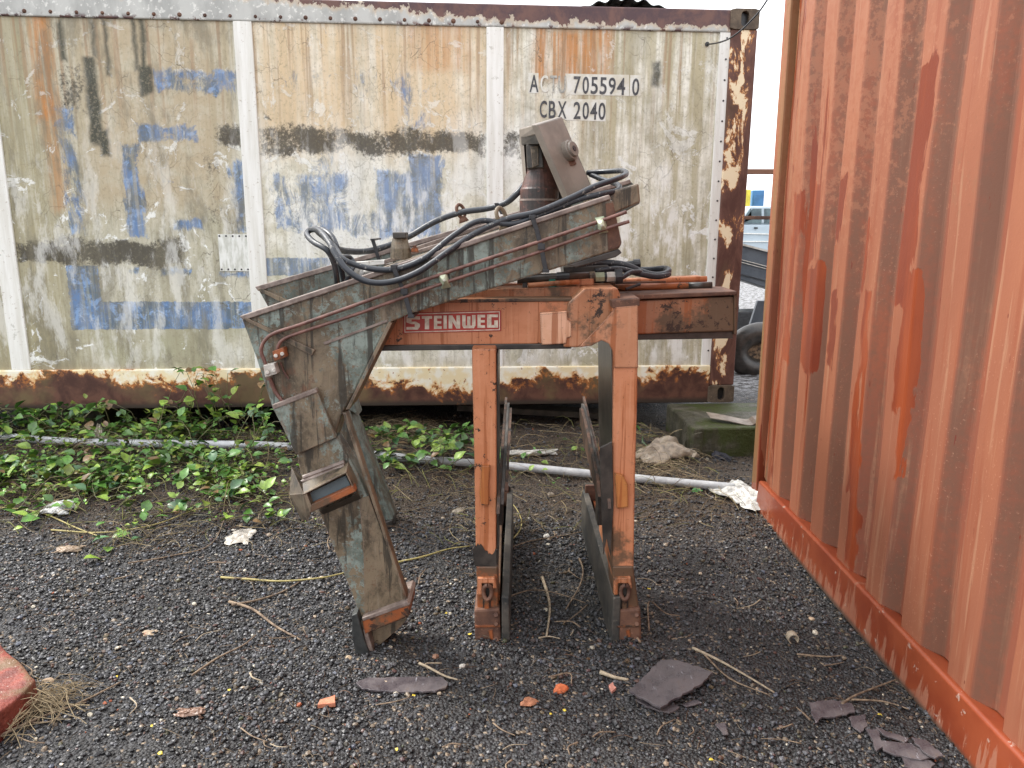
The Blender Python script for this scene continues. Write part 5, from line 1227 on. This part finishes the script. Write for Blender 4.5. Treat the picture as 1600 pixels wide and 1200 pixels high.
twig([(655, 1036), (670, 1043), (695, 1056), (715, 1062)], .0045, 'pale broken reed across the top of the long slate', mat='wood_pale')
twig([(300, 1055), (340, 1028), (380, 1008), (400, 992)], .0036, 'dark brown stick in the open gravel left of the grey foot')
twig([(0, 1150), (60, 1122), (120, 1100), (190, 1065)], .0042, 'long dark stick running out from the red painted brick')
twig([(358, 940), (395, 952), (430, 978), (470, 1000)], .0055, 'forked brown root left of the grey lower leg')
twig([(362, 945), (400, 938), (440, 925), (475, 905)], .0042, 'dark branch left of the grey lower leg above the root')
twig([(345, 902), (390, 905), (440, 908), (500, 903), (530, 897), (542, 893)], .0042, 'yellow plant stalk reaching the grey lower leg from the left', mat='stalk')
twig([(614, 880), (660, 870), (700, 858), (735, 853)], .0042, 'yellow plant stalk between the grey leg and left orange leg', mat='stalk')
twig([(-10, 792), (60, 800), (120, 825), (160, 840)], .0040, 'greenish stalk trailing out of the brambles at far left', mat='stalk')
twig([(80, 828), (160, 832), (240, 820), (300, 798), (330, 792)], .0034, 'thin yellow stalk arching below the bramble patch', mat='stalk')
twig([(200, 880), (270, 868), (330, 850), (355, 800)], .003, 'dark thin stalk rising towards the bramble edge')
twig([(785, 850), (805, 838), (815, 820), (810, 800), (795, 780)], .0036, 'green stem with tiny leaves right of the left orange leg', mat='stalk')
twig([(786, 860), (830, 845), (890, 835), (930, 825)], .0028, 'reddish twig joining the two jaw pads')
twig([(1200, 820), (1232, 832), (1236, 850)], .003, 'thin curled twig against the orange container rail')
twig([(1315, 1100), (1340, 1085), (1400, 1062)], .004, 'brown stick touching the orange container rail above the slates')
twig([(1330, 1093), (1380, 1096), (1420, 1108)], .003, 'thin brown stick above the slate heap')
twig([(1245, 1022), (1290, 1026), (1316, 1024)], .003, 'brown twig in front of the curled bark')
for k in range(60):
    px = random.uniform(0, 1500); py = random.uniform(800, 1190)
    if G(px, py).x > 1.2: continue
    a = random.random() * 6.28; L_ = random.uniform(20, 60) * (py / 1000) ** 1.5; q = random.uniform(-.5, .5)
    twig([(px, py), (px + math.cos(a) * L_ * .5, py + math.sin(a) * L_ * .25), (px + math.cos(a + q) * L_, py + math.sin(a + q) * L_ * .5)], random.uniform(.0014, .003), 'short dry twig lying loose on the black gravel', 'loose short twigs on the gravel', mat=random.choice(['wood', 'wood', 'wood_pale']))
# yellow petals
M['petal'] = m_simple('yellow_petal', (.60, .45, .04), (.75, .6, .1), 40, .5)
for (x, y) in ((183, 1057), (358, 1079), (237, 1134), (250, 1178), (646, 1087), (620, 1171), (697, 958), (734, 991), (1375, 1116), (861, 1116), (882, 1110), (1112, 1187), (1014, 920)):
    c = GG(x, y, .012); b = MB(); n_ = 7; s_ = random.uniform(.004, .008)
    vs = [Vector((s_ * math.cos(6.28 * k / n_) * random.uniform(.6, 1.2), s_ * math.sin(6.28 * k / n_) * random.uniform(.6, 1.2), random.uniform(-.002, .003))) for k in range(n_)]
    b.prism(vs, (0, 0, .0012)); o = b.build('petal', M['petal'], None); o.location = c; tag(o, 'small yellow petal fallen on the black gravel', 'petal', 'yellow petals on the gravel')

# ------------------------------------------------------------------ seen through the gap on the right
# steel rack
YR = 7.6
rk = thing('steel_rack', (2.6, YR, .07), 'rusty brown steel rack with horizontal rails behind the gap between containers', 'rack')
for (y0, y1) in ((264, 272), (337.5, 343)):
    b = MB(); a_ = W(1150, y0, YR); c_ = W(1240, y1, YR); b.box(1.9, YR, c_.z, 3.6, YR + .06, a_.z); b.build('rail', M['rust'] if y0 > 300 else m_simple('brown_rail', (.20, .09, .05), (.28, .14, .08), 6, .6), rk, .004)
for x in (1.95, 3.5): b = MB(); b.box(x, YR + .062, 0, x + .07, YR + .13, 2.05); b.build('upright', M['rust'], rk, .004)
# dark trailer side
tr = thing('trailer', (2.9, 9.4, 0), 'dark slate-coloured trailer side with a pale top rail seen through the gap', 'trailer')
M['tdark'] = m_simple('dark_blue_grey_paint', (.05, .06, .075), (.08, .09, .105), 4, .5)
def tp(x, y): return W(x, y, 9.3)
b = MB(); b.prism([tp(1120, 372), tp(1260, 409), tp(1260, 470), tp(1120, 425)], (0, 1.6, 0)); tb = b.build('side_board', M['tdark'], tr, .01)
b = MB(); b.prism([tp(1120, 370), tp(1260, 407), tp(1260, 410), tp(1120, 373)], (0, -.04, 0)); b.build('top_rail', M['galv'], tr)
for k in (15, 19, 38): b = MB(); b.prism([tp(1120, 380 + k), tp(1260, 417 + k), tp(1260, 418.2 + k), tp(1120, 381.2 + k)], (0, -.02, 0)); b.build('moulding', M['galv'] if k < 30 else M['black'], tr)
for x in (2.55, 3.6):
    b = MB(); b.tube([(x, 9.7, .33), (x, 9.95, .33)], .33, 24); w_ = b.build('wheel', M['rubber'], tr, .02); b = MB(); b.tube([(x, 9.69, .33), (x, 9.70, .33)], .18, 20); b.build('rim', M['galv'], w_)
# dark low plinth beneath
b = MB(); b.box(2.2, 9.32, .02, 5.2, 9.7, .34); b.build('skirt', M['black'], tr, .01)
# pale blue car
YC = 22.0
car = thing('parked_car', (8.0, YC, 0), 'pale grey-blue car parked beyond the dark trailer', 'car')
def cw(x, y): return W(x, y, YC)
prof = [(1105, 402), (1105, 368), (1112, 353), (1150, 349), (1172, 322), (1232, 322), (1256, 349), (1290, 354), (1296, 402)]
M['carp'] = m_simple('pale_blue_car_paint', (.38, .45, .50), (.42, .49, .54), 3, .3); M['glass'] = m_simple('dark_car_glass', (.05, .07, .08), (.12, .17, .18), 3, .1)
b = MB(); b.prism([cw(*p) for p in [(1105, 402), (1105, 368), (1112, 350), (1290, 350), (1296, 402)]], (0, 1.7, 0)); b.build('body', M['carp'], car, .06)
b = MB(); b.prism([cw(1150, 350), cw(1172, 322), cw(1232, 322), cw(1256, 350)], (0, 1.5, 0)); cab_ = b.build('cabin', M['carp'], car, .05)
for q in ([(1158, 349), (1174, 343), (1174, 326), (1172, 326)], [(1161, 349), (1176, 326), (1190, 326), (1190, 349)], [(1194, 349), (1194, 326), (1212, 326), (1212, 349)], [(1216, 349), (1216, 326), (1232, 326), (1248, 349)]):
    b = MB(); b.prism([W(x, y, YC - .01) for x, y in q], (0, .05, 0)); b.build('window', M['glass'], cab_)
for q in ([(1110, 362.5), (1290, 367.5), (1290, 368.8), (1110, 364)], [(1110, 376.5), (1295, 376.5), (1295, 378), (1110, 378)]):
    b = MB(); b.prism([W(x, y, YC - .04) for x, y in q], (0, .05, 0)); b.build('trim', M['strip'], car)
b = MB(); b.prism([W(x, y, YC - .05) for x, y in [(1179, 355), (1184, 355), (1184, 357.5), (1179, 357.5)]], (0, .06, 0)); b.build('door_handle', M['black'], car)
for x in (1130, 1262):
    c = W(x, 400, YC); b = MB(); b.tube([(c.x, YC - .05, .32), (c.x, YC + .2, .32)], .32, 24); w_ = b.build('wheel', M['rubber'], car, .02); b = MB(); b.tube([(c.x, YC - .06, .32), (c.x, YC - .05, .32)], .2, 20); b.build('rim', M['galv'], w_)
# white tank and coloured cabinets behind the car
YT = 30.0
tk = thing('storage_tank', (10.3, YT, 0), 'big white storage tank beyond the car', 'tank')
b = MB(); zz = [0, .3, 1.2, 2.4, 3.0, 3.25]; b.tube([(10.2, YT + 1.4, z) for z in zz], [1.30, 1.4, 1.42, 1.36, .9, .3], 32); b.build('tank_shell', m_simple('white_tank', (.75, .75, .74), (.82, .82, .8), 2, .5), tk, 0, True)
b = MB(); b.tube([(10.2, YT + 1.4, 3.25), (10.2, YT + 1.4, 3.35)], .3, 20); b.build('lid', M['strip'], tk)
def cabn(nm, x0, x1, y0, col, lab, Y):
    t = thing(nm, (W(x0, 300, Y).x, Y, 0), lab, 'cabinet'); a_ = W(x0, y0, Y); c_ = W(x1, y0, Y)
    b = MB(); b.box(a_.x, Y, 0, c_.x, Y + .5, a_.z); b.build('cabinet_body', m_simple(nm + '_paint', col, tuple(c * .8 for c in col), 4, .5), t, .03)
    b = MB(); b.box(a_.x + .05, Y - .02, .2, c_.x - .05, Y - .002, a_.z - .15); b.build('door', m_simple(nm + '_door', tuple(c * .9 for c in col), tuple(c * .7 for c in col), 4, .5), t, .01)
cabn('yellow_cabinet', 1155, 1174, 296, (.75, .62, .06), 'tall yellow cabinet beyond the car', 26.0)
cabn('blue_cabinet', 1176, 1195, 297, (.06, .20, .42), 'tall blue cabinet beyond the car', 26.5)
# tyre and leaning panel
ty = thing('tyre', (2.4, 6.9, .07), 'black tyre full of leaf litter behind the container corner', 'tyre')
tc = W(1190, 560, 6.9); tc = Vector((tc.x, 6.9, .27))
b = MB(); b.tube([tc + Vector((.23 * math.cos(t), 0, .17 * math.sin(t))) for t in np.linspace(0, 6.283, 33)], .10, 14, cap=False); b.build('rubber_ring', M['oil'], ty, 0, True)
b = MB(); b.tube([tc + Vector((0, -.02, 0)), tc + Vector((0, .04, 0))], .22, 20); b.build('litter_fill', m_simple('leaf_litter_fill', (.03, .02, .015), (.26, .17, .10), 40, .8, .9), ty)
pn_ = MB(); pn_.prism([W(1168, 520, 7.4), W(1184, 470, 7.4), W(1240, 470, 7.4), W(1240, 560, 7.4), W(1168, 560, 7.4)], (.0, .05, 0)); tag(pn_.build('leaning_panel', M['tdark'], None, .006), 'dark blue-grey panel leaning behind the tyre', 'panel')
